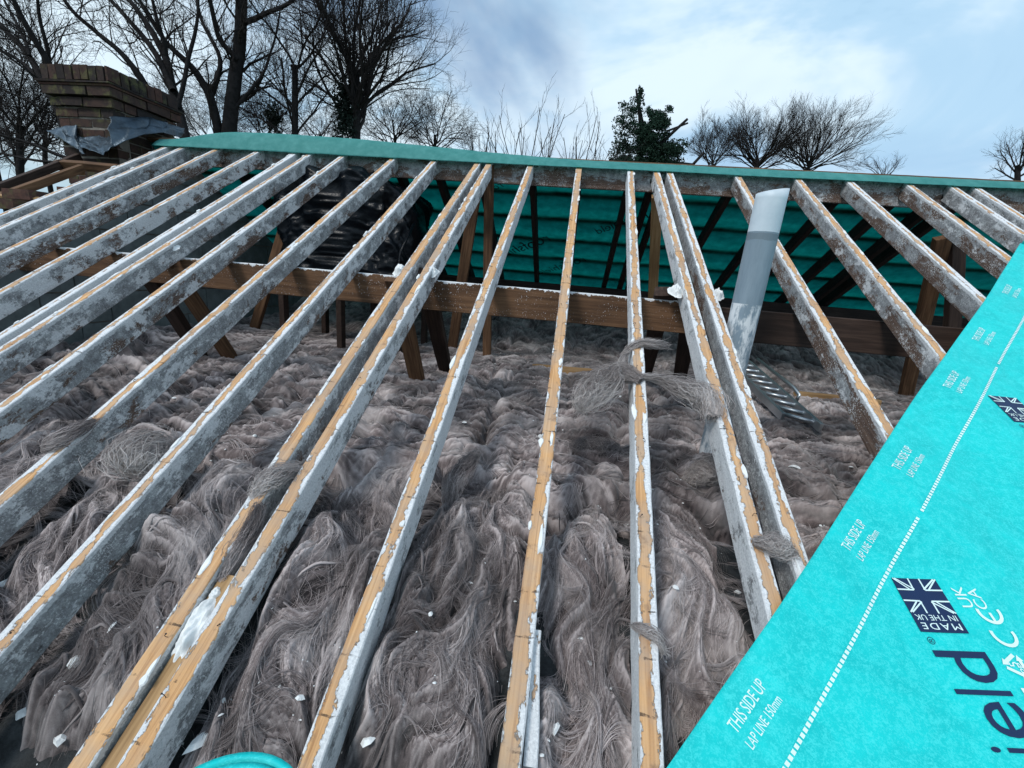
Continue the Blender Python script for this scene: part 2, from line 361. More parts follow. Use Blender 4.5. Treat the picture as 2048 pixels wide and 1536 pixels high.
# ------------------------------------------------------------------ rafters
RAFT = [  # x at the ridge, x at s = 0 (units of H), bare wood, side white, side brown, label
 (-3.18, -3.22, .35, .55, .05, 'outermost weathered rafter next to the brick chimney'),
 (-3.04, -3.03, .35, .50, .10, 'grey patchy rafter second from the chimney, close beside the outermost one'),
 (-2.75, -2.755, .55, .40, .35, 'grey rafter third from the chimney with rusty brown knots'),
 (-2.42, -2.405, .50, .60, .30, 'rafter fourth from the chimney with a thick white crust over the brown purlin'),
 (-2.13, -2.10, .10, .80, .05, 'white-topped rafter of the doubled pair nearest the chimney, chimney side'),
 (-2.015, -2.02, .50, .50, .12, 'rafter of the doubled pair nearest the chimney, side away from the chimney'),
 (-1.75, -1.745, .35, .45, .28, 'single grey rafter just after the doubled pair nearest the chimney'),
 (-1.375, -1.415, .50, .45, .18, 'grey rafter with a wool tuft on it, crossing in front of the black wrapped tank'),
 (-1.07, -1.08, .50, .50, .12, 'grey rafter just before the middle doubled pair, running past the pale wool'),
 (-.758, -.757, .85, .45, .10, 'orange-topped rafter of the middle doubled pair, chimney side'),
 (-.672, -.672, .75, .60, .15, 'orange-topped rafter of the middle doubled pair, side away from the chimney'),
 (-.38, -.368, .70, .75, .0, 'orange and white rafter directly after the middle doubled pair'),
 (-.049, -.022, .92, .80, .0, 'nearly upright orange rafter in the middle with a mottled sister board at its foot'),
 (.297, .222, .62, .75, .0, 'white-edged rafter with strands of wool wrapped around it'),
 (.455, .52, .60, .70, .15, 'white-edged rafter of the doubled pair beside the grey vent pipe, farther from the pipe'),
 (.54, .61, .50, .25, .15, 'mould-stained rafter of the doubled pair, nearer to the grey vent pipe'),
 (.98, .968, .62, .35, .38, 'brown flaking rafter passing directly behind the grey vent pipe'),
 (1.345, 1.29, .60, .40, .30, 'first brown and white rafter past the grey vent pipe'),
 (1.655, 1.69, .35, .25, .32, 'dark grey rafter second past the grey vent pipe'),
 (2.0, 2.0, .62, .35, .35, 'rust-stained rafter third past the grey vent pipe'),
 (2.245, 2.235, .30, .45, .15, 'grey rafter meeting the rolled top end of the cyan membrane'),
 (2.375, 2.34, .30, .45, .15, 'last grey rafter at the top edge farthest from the chimney'),
]
RW, RD = .047, .10
def timber_mesh(name, L, w, d, seed, nseg=150, bow=.006, chip=.0016):
    """a worn timber: top at z = 0, y along its length, edges a little rounded and chipped"""
    r = np.random.default_rng(seed)
    hw = w/2
    prof = []
    for (x0, z0, x1, z1, k) in ((-hw+.003, 0, hw-.003, 0, 4), (hw, -.003, hw, -d+.003, 5), (hw-.003, -d, -hw+.003, -d, 2), (-hw, -d+.003, -hw, -.003, 5)):
        for i in range(k+1): prof.append((x0+(x1-x0)*i/k, z0+(z1-z0)*i/k))
    prof = np.array(prof); n = len(prof); Y = np.linspace(0, L, nseg+1)
    ii, jj = np.meshgrid(Y, np.arange(n), indexing='ij')
    nx = fbm(ii*14+seed*3.7, jj*.9, 3, seed)-.5; nz = fbm(ii*14+91+seed, jj*.9, 3, seed+5)-.5
    bx = bow*np.sin(ii/L*math.pi*1.3+r.uniform(0, 6)); bz = bow*.7*np.sin(ii/L*math.pi*2+r.uniform(0, 6))
    V = np.stack([prof[None, :, 0]+nx*chip*2.4+bx, ii, prof[None, :, 1]+nz*chip*1.2*(prof[None, :, 1] < -.002)+bz*0], -1).reshape(-1, 3)
    q = [(i*n+j, (i+1)*n+j, (i+1)*n+(j+1) % n, i*n+(j+1) % n) for i in range(nseg) for j in range(n)]
    me = bpy.data.meshes.new(name); me.from_pydata(V.tolist(), [], q+[tuple(range(n)), tuple(nseg*n+j for j in range(n-1, -1, -1))]); me.update()
    return me
nail = MB(); nail.tube([(0, 0, -.01), (0, 0, .012), (.004, .002, .022), (.016, .006, .026)], .0016, 5); nail.tube([(.015, .0055, .0245), (.017, .0063, .0275)], .0045, 6)
nail_me = None
S_LOW = -.32
def raft_x(r, s): return (r[1]+(r[0]-r[1])*s/S_RIDGE)*H
RANG = []
def place_slope(o, x, s, ang=0.0, off=0.0):
    o.matrix_world = Matrix.Translation(Vector(roof_pt(x, s, off))) @ Euler((SLOPE, 0, 0)).to_matrix().to_4x4() @ Matrix.Rotation(ang, 4, 'Z')
for k, r in enumerate(RAFT):
    x0, x1 = raft_x(r, S_LOW), raft_x(r, S_RIDGE-.03)
    L = math.hypot(S_RIDGE-.03-S_LOW, x1-x0); ang = -math.atan2(x1-x0, S_RIDGE-.03-S_LOW)
    root = empty('rafter'); place_slope(root, x0, S_LOW, ang)
    tag(root, r[5], 'rafter', 'rafters of the open roof slope')
    bd = link('timber', timber_mesh('timber', L, RW, RD, 100+k), M['rafter'], root); bd.color = (r[2], r[3], r[4], 1)
    rr = np.random.default_rng(500+k)
    for j in range(7 if 5 < k < 18 else 4):
        ny = rr.uniform(.35, L-.25); q_ = np.array([raft_x(r, S_LOW+ny), S_LOW+ny])-np.array([.289, .1247])
        if q_@np.array([.766, -.6428]) > -.04: continue
        if nail_me is None: no = nail.build('nail', M['iron'], bd); nail_me = no.data
        else: no = link('nail', nail_me, None, bd)
        no.location = (rr.uniform(-.014, .014), ny, 0); no.rotation_euler = (rr.uniform(-.5, .5), rr.uniform(-.5, .5), rr.uniform(0, 6.28)); no.scale = (.5,)*3
    # crusts of lime standing proud of the top edges
    for j in range(9):
        yy = rr.uniform(.3, L-.1); sgn = rr.choice([-1, 1]); c = MB()
        n = 9; th = np.linspace(0, 2*np.pi, n, endpoint=False); a, b = rr.uniform(.012, .05), rr.uniform(.004, .010)
        ring = np.stack([np.cos(th)*b*rr.uniform(.6, 1.3, n), np.sin(th)*a*rr.uniform(.6, 1.2, n), np.zeros(n)], 1)
        c.add(np.vstack([ring, ring*[.7, .75, 1]+[0, 0, rr.uniform(.002, .005)]]), [tuple(n+i for i in range(n))]+[(i, (i+1) % n, n+(i+1) % n, n+i) for i in range(n)])
        fo = c.build('lime_crust', M['flake'], bd); fo.location = (sgn*(RW/2-.006), yy, .0008)
XR = [[raft_x(r, 0.4) for r in RAFT]][0]

# sister board at the foot of the middle rafter and noggins
def beam(name, a, b, w, d, mat, label=None, cat=None, group=None, hint=(0, 0, 1), parent=None, bevel=.003, color=None, seed=0):
    R = frame(a, b, hint); L = np.linalg.norm(np.array(b)-np.array(a))
    me = timber_mesh(name, L, w, d, 900+seed+int(abs(a[0])*1000) % 500, nseg=max(6, int(L/.05)))
    o = link(name, me, mat); o.matrix_world = Matrix(((R[0][0], R[0][1], R[0][2], a[0]), (R[1][0], R[1][1], R[1][2], a[1]), (R[2][0], R[2][1], R[2][2], a[2]), (0, 0, 0, 1)))
    if color: o.color = color
    if label: tag(o, label, cat, group)
    return o
sx = raft_x(RAFT[12], .2)+RW/2+.016
beam('sister_board', roof_pt(sx+.004, .085, -.030), roof_pt(sx-.006, .34, -.022), .03, .10, M['rafter'], 'short speckled grey board fixed along the foot of the middle rafter', 'board', hint=tuple(NRM), color=(.0, .05, -.3, 1))
mx = (raft_x(RAFT[9], 0)+raft_x(RAFT[10], 0))/2
beam('packing_board', roof_pt(mx-.006, -.3, -.022), roof_pt(mx, .34, -.022), .05, .05, M['newwood'], 'brown packing board wedged between the two rafters of the middle pair', 'board', hint=tuple(NRM))

# ridge board
for (xa, xb, lab) in ((-3.18*H, 6.1, 'long lime-stained ridge board under the green membrane strip'),):
    o = beam('ridge_board', (xa-.1, RY+.012, RZ+.02), (xb, RY+.012, RZ+.02), .032, .19, M['ridge'], lab, 'ridge board', color=(.0, .30, .22, 1))

# ------------------------------------------------------------------ purlins, struts and posts
s_p = roof_xs(1100, 578, -RD)[1]
py, pz = H*SP+s_p*CP+.10*SP, -H*CP+s_p*SP-.10*CP
xj = [-3.52, (XR[9]+XR[10])/2, (XR[14]+XR[15])/2-.02, 4.4]
for i, lab in enumerate(('brown purlin running from the block wall to the middle rafter pair', 'brown purlin under the rafters between the middle pair and the pipe-side pair', 'dark brown purlin running from the pipe-side rafter pair behind the cyan membrane')):
    dz = (0, -.006, -.02)[i]
    beam('purlin', (xj[i], py+.03+.004*i, pz+dz), (xj[i+1], py+.03+.004*i, pz+dz), .062, .165, M['purlin' if i < 2 else 'darkwood'], lab, 'purlin', 'purlins of the open roof', seed=i)
fy_, fz_ = 2*RY-py, pz
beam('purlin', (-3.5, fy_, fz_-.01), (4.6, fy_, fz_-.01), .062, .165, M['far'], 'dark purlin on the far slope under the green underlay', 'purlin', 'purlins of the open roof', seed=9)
def strut(name, a, b, w, d, mat, label, cat, hint=(1, 0, 0), grp='struts under the purlins', seed=0):
    return beam(name, b, a, w, d, M[mat], label, cat, grp, hint=hint, seed=seed)
ZB = FLZ-.08
strut('strut', at_y(338, 512, py-.02), at_z(486, 735, ZB), .05, .10, 'strut', 'dark brown strut slanting down from the doubled rafters nearest the chimney', 'strut')
strut('strut', at_y(318, 560, py+.05), at_z(420, 728, ZB), .05, .10, 'darkwood', 'shorter dark strut close behind the strut nearest the chimney', 'strut', seed=1)
strut('strut', at_y(867, 548, py-.01), at_z(906, 752, ZB), .05, .10, 'darkwood', 'dark strut below the middle rafter pair, side away from the chimney', 'strut', seed=2)
strut('strut', at_y(806, 560, py-.01), at_z(852, 778, ZB), .05, .10, 'strut', 'reddish strut below the middle rafter pair, chimney side', 'strut', seed=3)
strut('strut', at_y(1350, 585, py-.03), at_z(1298, 762, ZB), .05, .10, 'darkwood', 'dark strut below the pipe-side rafter pair, farther from the pipe', 'strut', seed=4)
strut('strut', at_y(1408, 600, py+.0), at_z(1368, 775, ZB), .05, .10, 'darkwood', 'dark strut below the pipe-side rafter pair, nearer to the pipe', 'strut', seed=5)
G2 = 'posts below the ridge'
strut('post', at_y(988, 330, RY-.03), at_z(981, 726, ZB), .05, .075, 'strut', 'upright brown post hanging from the ridge beside the middle rafter pair', 'post', grp=G2, seed=6)
strut('post', at_y(962, 385, RY-.12), at_z(911, 712, ZB), .05, .09, 'strut', 'brown leaning post just behind the middle rafter pair', 'post', grp=G2, seed=7)
strut('post', at_y(1326, 390, RY-.02), at_z(1307, 722, ZB), .05, .085, 'newwood', 'light brown post standing behind the pipe-side rafter pair', 'post', grp=G2, seed=8)
strut('post', at_y(606, 372, RY-.08), at_y(516, 660, RY+.1), .05, .085, 'strut', 'brown leaning post between the chimney-side pair and the black wrapped tank', 'post', grp=G2, seed=9)
strut('post', at_y(1902, 470, RY-.05), at_z(1822, 800, ZB), .06, .10, 'strut', 'dim brown leaning post behind the cyan membrane edge', 'post', grp=G2, seed=10)
strut('post', at_y(1928, 478, RY-.02), at_y(1912, 720, RY-.02), .06, .09, 'darkwood', 'dim upright post beside the leaning post at the cyan membrane', 'post', grp=G2, seed=11)

ORD = 'first second third fourth fifth sixth seventh eighth ninth tenth eleventh twelfth thirteenth fourteenth fifteenth sixteenth seventeenth eighteenth'.split()
fk = 0
# ------------------------------------------------------------------ far slope: rafters, underlay, battens
for k, r in enumerate(RAFT[2:]):
    if k in (3, 8): continue
    x = r[0]*H; a = (x, RY+.03, RZ-.015); Lf = 4.2
    b = (x, RY+.03+Lf*CP, RZ-.015-Lf*SP)
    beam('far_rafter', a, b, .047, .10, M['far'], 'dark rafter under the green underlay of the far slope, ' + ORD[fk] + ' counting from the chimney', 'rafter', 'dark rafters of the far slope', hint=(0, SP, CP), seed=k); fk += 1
# underlay: sags between rafters, pulled taut under every batten
GA = .335
u = np.linspace(-3.95, 6.2, 300); w = np.linspace(.0, 4.15, 190); U, W = np.meshgrid(u, w)
fr = W/GA-np.floor(W/GA)
sag = -.020*np.sin(fr*np.pi)**1.0*(0.5+fbm(U*2.2, W*3, 3, 71))-.012*(fbm(U*5, W*2.5, 3, 33)-.5)
OX, OY, OZ = 0, RY+.03, RZ+.012
def farpt(x, w_, n): return np.stack([x, OY+w_*CP+n*SP, OZ-w_*SP+n*CP], -1)
V = farpt(U, W, sag).reshape(-1, 3)
nn, mm = U.shape; idx = np.arange(nn*mm).reshape(nn, mm)
Fq = np.stack([idx[:-1, :-1], idx[:-1, 1:], idx[1:, 1:], idx[1:, :-1]], -1).reshape(-1, 4)
und = empty('roof_underlay', (0, OY, OZ)); tag(und, 'green breathable underlay sagging between battens on the far slope', 'roof underlay')
uo = link('sheet', np_mesh('sheet', V-np.array([0, OY, OZ]), Fq), M['under'], und)
for k in range(12):
    ww = (k+.03)*GA+.0; p = farpt(np.array([-3.95, 6.25]), np.array([ww, ww]), np.array([.034, .034]))
    beam('tiling_batten', p[0], p[1], .075, .025, M['batten'], 'tiling batten over the green underlay, ' + ORD[k] + ' row below the ridge', 'batten', 'battens of the far slope', hint=(0, SP, CP), seed=k)

def text_mesh(txt, size, ext=0.0, shear=0.0, spacing=1.0):
    cu = bpy.data.curves.new('lettering', 'FONT'); cu.body = txt; cu.size = size; cu.shear = shear; cu.space_character = spacing
    cu.align_x = 'LEFT'; cu.resolution_u = 4
    ob = bpy.data.objects.new('tmp', cu); COL.objects.link(ob)
    me = bpy.data.meshes.new_from_object(ob.evaluated_get(bpy.context.evaluated_depsgraph_get()))
    bpy.data.objects.remove(ob); bpy.data.curves.remove(cu)
    co = np.zeros(len(me.vertices)*3, np.float32); me.vertices.foreach_get('co', co); co = co.reshape(-1, 3)
    return me, co
# print on the underlay seen from below (mirrored, as through the sheet)
for (px_, py_, rot_, sz) in ((1105, 478, -.6, .19), (1175, 520, -.6, .16), (1010, 370, -.6, .12), (1420, 470, -.6, .14), (1300, 430, -.6, .13)):
    d = ray(px_, py_); n2 = np.array([0, SP, CP]); R0 = np.array([0, OY, OZ]); tt = (n2@R0)/(n2@d); X = d*tt
    me, co = text_mesh('roofshield', sz)
    lx, ly = co[:, 0].copy(), co[:, 1].copy(); c_, s_ = math.cos(rot_), math.sin(rot_)
    gx = -(lx*c_-ly*s_); gw = -(lx*s_+ly*c_)            # mirrored
    x = X[0]+gx; w_ = (X[1]-OY)/CP+gw
    frw = w_/GA-np.floor(w_/GA)
    sg = -.020*np.sin(frw*np.pi)*(0.5+fbm(x*2.2, w_*3, 3, 71))-.012*(fbm(x*5, w_*2.5, 3, 33)-.5)
    P_ = farpt(x, w_, sg-.006)-np.array([0, OY, OZ])
    me.vertices.foreach_set('co', P_.astype(np.float32).ravel()); me.update()
    link('lettering', me, M['greenink'], und)

# ------------------------------------------------------------------ membrane strip over the ridge
u = np.linspace(-3.28*H, 6.15, 240); t_ = np.linspace(-1, 1, 41); U, T = np.meshgrid(u, t_)
xl = smooth01(U, -3.3*H, -2.6*H)*(1-smooth01(U, -2.2*H, .1*H))
lift = .088*xl+.012+.008*(fbm(U*3, U*0+3, 3, 5)-.5)
reach = .125-.035*smooth01(U, -1*H, 3*H)+.012*(fbm(U*1.6, U*0, 2, 8)-.5)
a_ = np.abs(T); side = np.sign(T)
yy = RY+.012+side*a_*reach*CP*(1-.15*xl*(1-a_))
zz = RZ+.022+lift*(1-a_**2)-a_**1.35*reach*SP*1.05+.004*(fbm(U*18, T*4, 3, 2)-.5)+.004
V = np.stack([U, yy, zz], -1).reshape(-1, 3); nn, mm = U.shape; idx = np.arange(nn*mm).reshape(nn, mm)
Fq = np.stack([idx[:-1, :-1], idx[:-1, 1:], idx[1:, 1:], idx[1:, :-1]], -1).reshape(-1, 4)
rs = link('ridge_membrane', np_mesh('ridge_membrane', V, Fq), M['ridgecloth'])
tag(rs, 'long strip of green membrane draped along the ridge, puffed up by the chimney', 'roof membrane')
rs.modifiers.new('thick', 'SOLIDIFY').thickness = .002

# ------------------------------------------------------------------ printed membrane laid diagonally on the rafters
K = H/1.2
E0 = np.array([.299, .129])*K; EA = math.radians(50.0)
ED = np.array([math.cos(EA), math.sin(EA)]); EN = np.array([ED[1], -ED[0]])
def sag_sheet(x, s):
    x = np.asarray(x); s = np.asarray(s); d = np.min(np.abs(x[..., None]-np.array(XR[11:])), -1)
    return .010-.010*smooth01(d, .02, .2)*(.5+fbm(x*2, s*2, 2, 44))+.006*(fbm(x*4, s*4, 3, 12)-.5)
mem = empty('printed_membrane'); place_slope(mem, 0, 0)
tag(mem, 'bright cyan printed roofing membrane laid diagonally over the rafters', 'roof membrane')
t = np.linspace(-1.0, 3.42, 240); w = np.linspace(0, 1.35, 90); T, W = np.meshgrid(t, w)
wob = .005*np.sin(T*3.1)*(1-W)
X = E0[0]+ED[0]*T+EN[0]*(W+wob); S = E0[1]+ED[1]*T+EN[1]*(W+wob)
Z = sag_sheet(X, S)+.004
V = np.stack([X, S, Z], -1).reshape(-1, 3); nn, mm = T.shape; idx = np.arange(nn*mm).reshape(nn, mm)
Fq = np.stack([idx[:-1, :-1], idx[1:, :-1], idx[1:, 1:], idx[:-1, 1:]], -1).reshape(-1, 4)
so = link('sheet', np_mesh('sheet', V, Fq), M['membrane'], mem); so.modifiers.new('thick', 'SOLIDIFY').thickness = .0018
lip = MB(); q = E0+ED*3.43; a3 = np.array([q[0], q[1], .022]); b3 = a3+np.array([EN[0], EN[1], 0])*1.35
lip.tube([a3+(b3-a3)*k/20+np.array([0, 0, .004*math.sin(k*1.7)]) for k in range(21)], .021, 12)
lip.build('rolled_end', M['membrane'], mem, smooth=True)
def print_on(me, co, ang, org, mat, name='lettering', lift=.0062):
    c_, s_ = math.cos(ang), math.sin(ang)
    x = org[0]+co[:, 0]*c_-co[:, 1]*s_; s = org[1]+co[:, 0]*s_+co[:, 1]*c_
    P_ = np.stack([x, s, sag_sheet(x, s)+lift], -1)
    me.vertices.foreach_set('co', P_.astype(np.float32).ravel()); me.update()
    return link(name, me, mat, mem)
def fit_text(txt, length=None, height=None, **k):
    me, co = text_mesh(txt, 1.0, **k); co = co-np.array([co[:, 0].min(), 0, 0])
    ex = co[:, 0].max(); ey = co[:, 1].max()
    sx_ = (length/ex) if length else height/ey; sy_ = (height/ey) if height else sx_
    return me, co*np.array([sx_, sy_, 1])
def xs(u_, v_): return np.array(roof_xs(u_, v_))
for (pu, pv) in ((1520, 1440), (1730, 1090), (1825, 935), (1920, 775), (1970, 675), (2035, 590)):
    c = xs(pu, pv)
    # both rows run along the lap line: first row on the edge side
    tt = (c-E0)@ED; org = E0+ED*(tt-.062)+EN*.066
    print_on(*fit_text('THIS SIDE UP', .125, .024), EA, org, M['whiteink'])
    org = E0+ED*(tt-.062)+EN*.100
    print_on(*fit_text('LAP LINE 150mm', .125, .018), EA, org, M['whiteink'])
dash = []; dv = []
tt = -.6
while tt < 3.38:
    if abs((tt-1.0) % 1.0) > .03:
        for (a, b) in ((0, 0), (.009, 0), (.009, .008), (0, .008)):
            p = E0+ED*(tt+a)+EN*(.150+b); dv.append((p[0], p[1], 0))
        n0 = len(dv)-4; dash.append((n0, n0+3, n0+2, n0+1))
    tt += .0135
dv = np.array(dv); dv[:, 2] = sag_sheet(dv[:, 0], dv[:, 1])+.0062
dm = bpy.data.meshes.new('lap_line'); dm.from_pydata(dv.tolist(), [], dash); dm.update(); tag(link('lap_line', dm, M['whiteink'], mem), kind='stuff')
def poly_part(name, polys, org, ang, mat, lift=.0062):
    co = []; fs = []
    for pl in polys:
        # subdivide long strips lightly so they follow the sheet
        o = len(co); co += [(a, b, 0) for a, b in pl]; fs.append(tuple(range(o, o+len(pl))))
    me = bpy.data.meshes.new(name); me.from_pydata(co, [], fs)
    return print_on(me, np.array(co), ang, org, mat, name, lift)
def flag(org):   # local x along +6 deg, y up-slope; size .107 x .127, origin at the lower corner
    W_, B, T_ = .107, .043, .127
    ang = math.radians(6)
    polys = []
    def gridrect(x0, y0, x1, y1, nx=4, ny=3):
        for i in range(nx):
            for j in range(ny):
                xa, xb = x0+(x1-x0)*i/nx, x0+(x1-x0)*(i+1)/nx; ya, yb = y0+(y1-y0)*j/ny, y0+(y1-y0)*(j+1)/ny
                polys.append([(xa, ya), (xb, ya), (xb, yb), (xa, yb)])
    gridrect(0, 0, W_, T_, 6, 7)
    poly_part('flag_block', polys, org, ang, M['ink'])
    wl = []
    cx, cy = W_/2, (B+T_)/2; hx, hy = W_/2, (T_-B)/2
    def strip(p, q, wd):
        p = np.array(p); q = np.array(q); d = (q-p)/np.linalg.norm(q-p); n = np.array([-d[1], d[0]])*wd/2
        wl.append([tuple(p+n), tuple(p-n), tuple(q-n), tuple(q+n)])
    for sx_ in (-1, 1):
        for off in (-.0135, .0135):
            strip((cx+sx_*.0135, cy+off), (cx+sx_*hx, cy+off), .0035)      # fimbriation of the cross
            strip((cx+off, cy+sx_*.0135), (cx+off, cy+sx_*hy), .0035)
        for sy_ in (-1, 1):
            for o_ in (-.006, .006):
                strip((cx+sx_*.017+o_, cy+sy_*.015), (cx+sx_*(hx-.004)+o_*.4, cy+sy_*(hy-.001)), .0032)
    poly_part('flag_lines', wl, org, ang, M['whiteink'], .0072)
    a2 = ang+math.pi
    def off(x, y): return org+np.array([x*math.cos(ang)-y*math.sin(ang), x*math.sin(ang)+y*math.cos(ang)])
    print_on(*fit_text('MADE', .088, .0145, spacing=1.25), a2, off(.098, .0205), M['whiteink'], lift=.0072)
    print_on(*fit_text('IN THE UK', .094, .0125), a2, off(.100, .039), M['whiteink'], lift=.0072)
A96, A186 = math.radians(96.3), math.radians(186.3)
base = None
for rep in range(-1, 3):
    sh = ED*rep*.998
    org = (xs(1840, 1264)+sh); flag(org)
    # brand word reading up the slope, stem ends touch the flag's outer edge
    e96 = np.array([math.cos(A96), math.sin(A96)]); e186 = np.array([math.cos(A186), math.sin(A186)])
    for (ch, a0, wd, ht) in (('d', .272, .062, .113), ('l', .249, .0095, .113), ('e', .176, .062, .080), ('i', .151, .0095, .106), ('h', .075, .058, .113), ('s', .018, .048, .080), ('f', -.03, .04, .113), ('o', -.11, .065, .080), ('o', -.19, .065, .080), ('r', -.24, .035, .080)):
        print_on(*fit_text(ch, wd, ht), A96, e96*a0+e186*-1.081+sh, M['ink'])
    print_on(*fit_text('®', None, .016), A96, xs(1872, 1290)+sh, M['ink'])
    c0 = xs(1948, 1220)+sh
    print_on(*fit_text('UK', .05, .026), A96, c0+np.array([-.008, .0]), M['whiteink'])
    print_on(*fit_text('CA', .05, .026), A96, c0+np.array([.024, .0]), M['whiteink'])
    def arc(cen, r0, r1, a0, a1, n=14):
        out = []
        for i in range(n):
            A, B = a0+(a1-a0)*i/n, a0+(a1-a0)*(i+1)/n
            out.append([(cen[0]+r0*math.cos(A), cen[1]+r0*math.sin(A)), (cen[0]+r1*math.cos(A), cen[1]+r1*math.sin(A)), (cen[0]+r1*math.cos(B), cen[1]+r1*math.sin(B)), (cen[0]+r0*math.cos(B), cen[1]+r0*math.sin(B))])
        return out
    ce = arc((0, 0), .021, .028, math.radians(75), math.radians(285))
    poly_part('ce_mark', ce, xs(1996, 1272)+sh, A96, M['whiteink'])
    ee = arc((0, 0), .021, .028, math.radians(75), math.radians(285))+[[(-.021, -.003), (-.002, -.003), (-.002, .003), (-.021, .003)]]
    poly_part('ce_mark', ee, xs(1968, 1228)+sh, A96, M['whiteink'])
    rc = []
    for k in range(3):
        A = math.radians(90+120*k); B = math.radians(210+120*k); pa = np.array([math.cos(A), math.sin(A)])*.030; pb = np.array([math.cos(B), math.sin(B)])*.030
        d = (pb-pa)/np.linalg.norm(pb-pa); n = np.array([-d[1], d[0]])*.0035; p0 = pa+d*.008; p1 = pb-d*.016
        rc.append([tuple(p0+n), tuple(p1+n), tuple(p1-n), tuple(p0-n)]); rc.append([tuple(p1+n*2.2), tuple(p1+d*.012), tuple(p1-n*2.2)])
    poly_part('recycling_mark', rc, xs(2022, 1335)+sh, A96, M['whiteink'])
    print_on(*fit_text('5', None, .018), A96, xs(2028, 1338)+sh, M['whiteink'])
    print_on(*fit_text('PP', None, .014), A96, xs(2046, 1350)+sh, M['whiteink'])
    poly_part('print_panel', [[(0, 0), (0, -.10), (.12, -.10), (.12, 0)]], xs(2030, 1379)+sh, math.radians(6), M['whiteink'])

# ------------------------------------------------------------------ roll of membrane at the scaffold edge
rc_ = ray(395, 1716); rc_ = rc_*(.70/np.linalg.norm(rc_))
roll = empty('membrane_roll', tuple(rc_-np.array([0, 0, .5]))); tag(roll, 'upright roll of cyan membrane with its top rim showing at the bottom edge', 'membrane roll')
sp = MB(); turns = 3.2; n = 150; th = np.linspace(0, turns*2*np.pi, n); rad = .100-.011*th/(2*np.pi)
pv = []
for hgt in (0, .5):
    for i in range(n): pv.append((rad[i]*math.cos(th[i]), rad[i]*math.sin(th[i]), hgt))
sp.add(pv, [(i, i+1, n+i+1, n+i) for i in range(n-1)])
ro = sp.build('sheet_coil', M['membrane'], roll, smooth=True); ro.modifiers.new('thick', 'SOLIDIFY').thickness = .0075
co_ = MB(); th = np.linspace(0, 2*np.pi, 25); co_.add([(r_*math.cos(a), r_*math.sin(a), z_) for (r_, z_) in ((.052, 0), (.052, .492), (.045, .492), (.045, 0)) for a in th[:-1]], [(k*24+i, k*24+(i+1) % 24, (k+1)*24+(i+1) % 24, (k+1)*24+i) for k in range(3) for i in range(24)])
co_.build('cardboard_core', M['newwood'], roll, smooth=True)

# ------------------------------------------------------------------ insulation
def slope_floor(y):          # level of the wool: slope near the eaves, flat loft floor beyond
    a = rz(y, -.085); b = np.full_like(y, FLZ-.05); k = .05
    return -np.log(np.exp(-np.clip(a, -3, 0)/k)+np.exp(-b/k))*k
def wool_field(X, Y, ang0, swirl, seed, dx, dy, steps=16, lump=.055, fine=1.0):
    """height above its level, direction of the fibres, and their light/dark value"""
    wx = X+.07*(fbm(X*6, Y*6, 3, seed+1)-.5); wy = Y+.07*(fbm(X*6+9, Y*6+3, 3, seed+2)-.5)
    ang = ang0+swirl*(fbm(wx*3.2, wy*3.2, 3, seed+3)-.5)*2+swirl*.9*(fbm(wx*9, wy*9, 2, seed+4)-.5)*2
    r = np.random.default_rng(seed); h, w = X.shape
    nf = r.random((h, w)).astype(np.float32)
    nc = vn(X/(dx*3.2), Y/(dy*3.2), seed+6); nb = vn(X/.028, Y/.028, seed+7)
    lf = lic(ang, nf, steps); lc = lic(ang, nc, int(steps*1.4)); lb = lic(ang, nb, int(steps*2.4))
    hgt = lump*2*(fbm(wx*5, wy*4, 3, seed+8)-.5)-.085*ridged(wx*4.2+3, wy*2.6, 2, seed+9)**5-.035*ridged(wx*8, wy*5, 2, seed+19)**6
    hgt = hgt+(.0135*lb+.0062*lc+.0020*lf)*fine
    fib = .45+.17*lf+.13*lc+.10*lb
    return hgt, ang, fib
def grid_mesh(name, X, Y, Z, fib):
    nn, mm = X.shape; idx = np.arange(nn*mm).reshape(nn, mm)
    Fq = np.stack([idx[:-1, :-1], idx[:-1, 1:], idx[1:, 1:], idx[1:, :-1]], -1).reshape(-1, 4)
    return np_mesh(name, np.stack([X, Y, Z], -1).reshape(-1, 3), Fq, {'fib': fib})
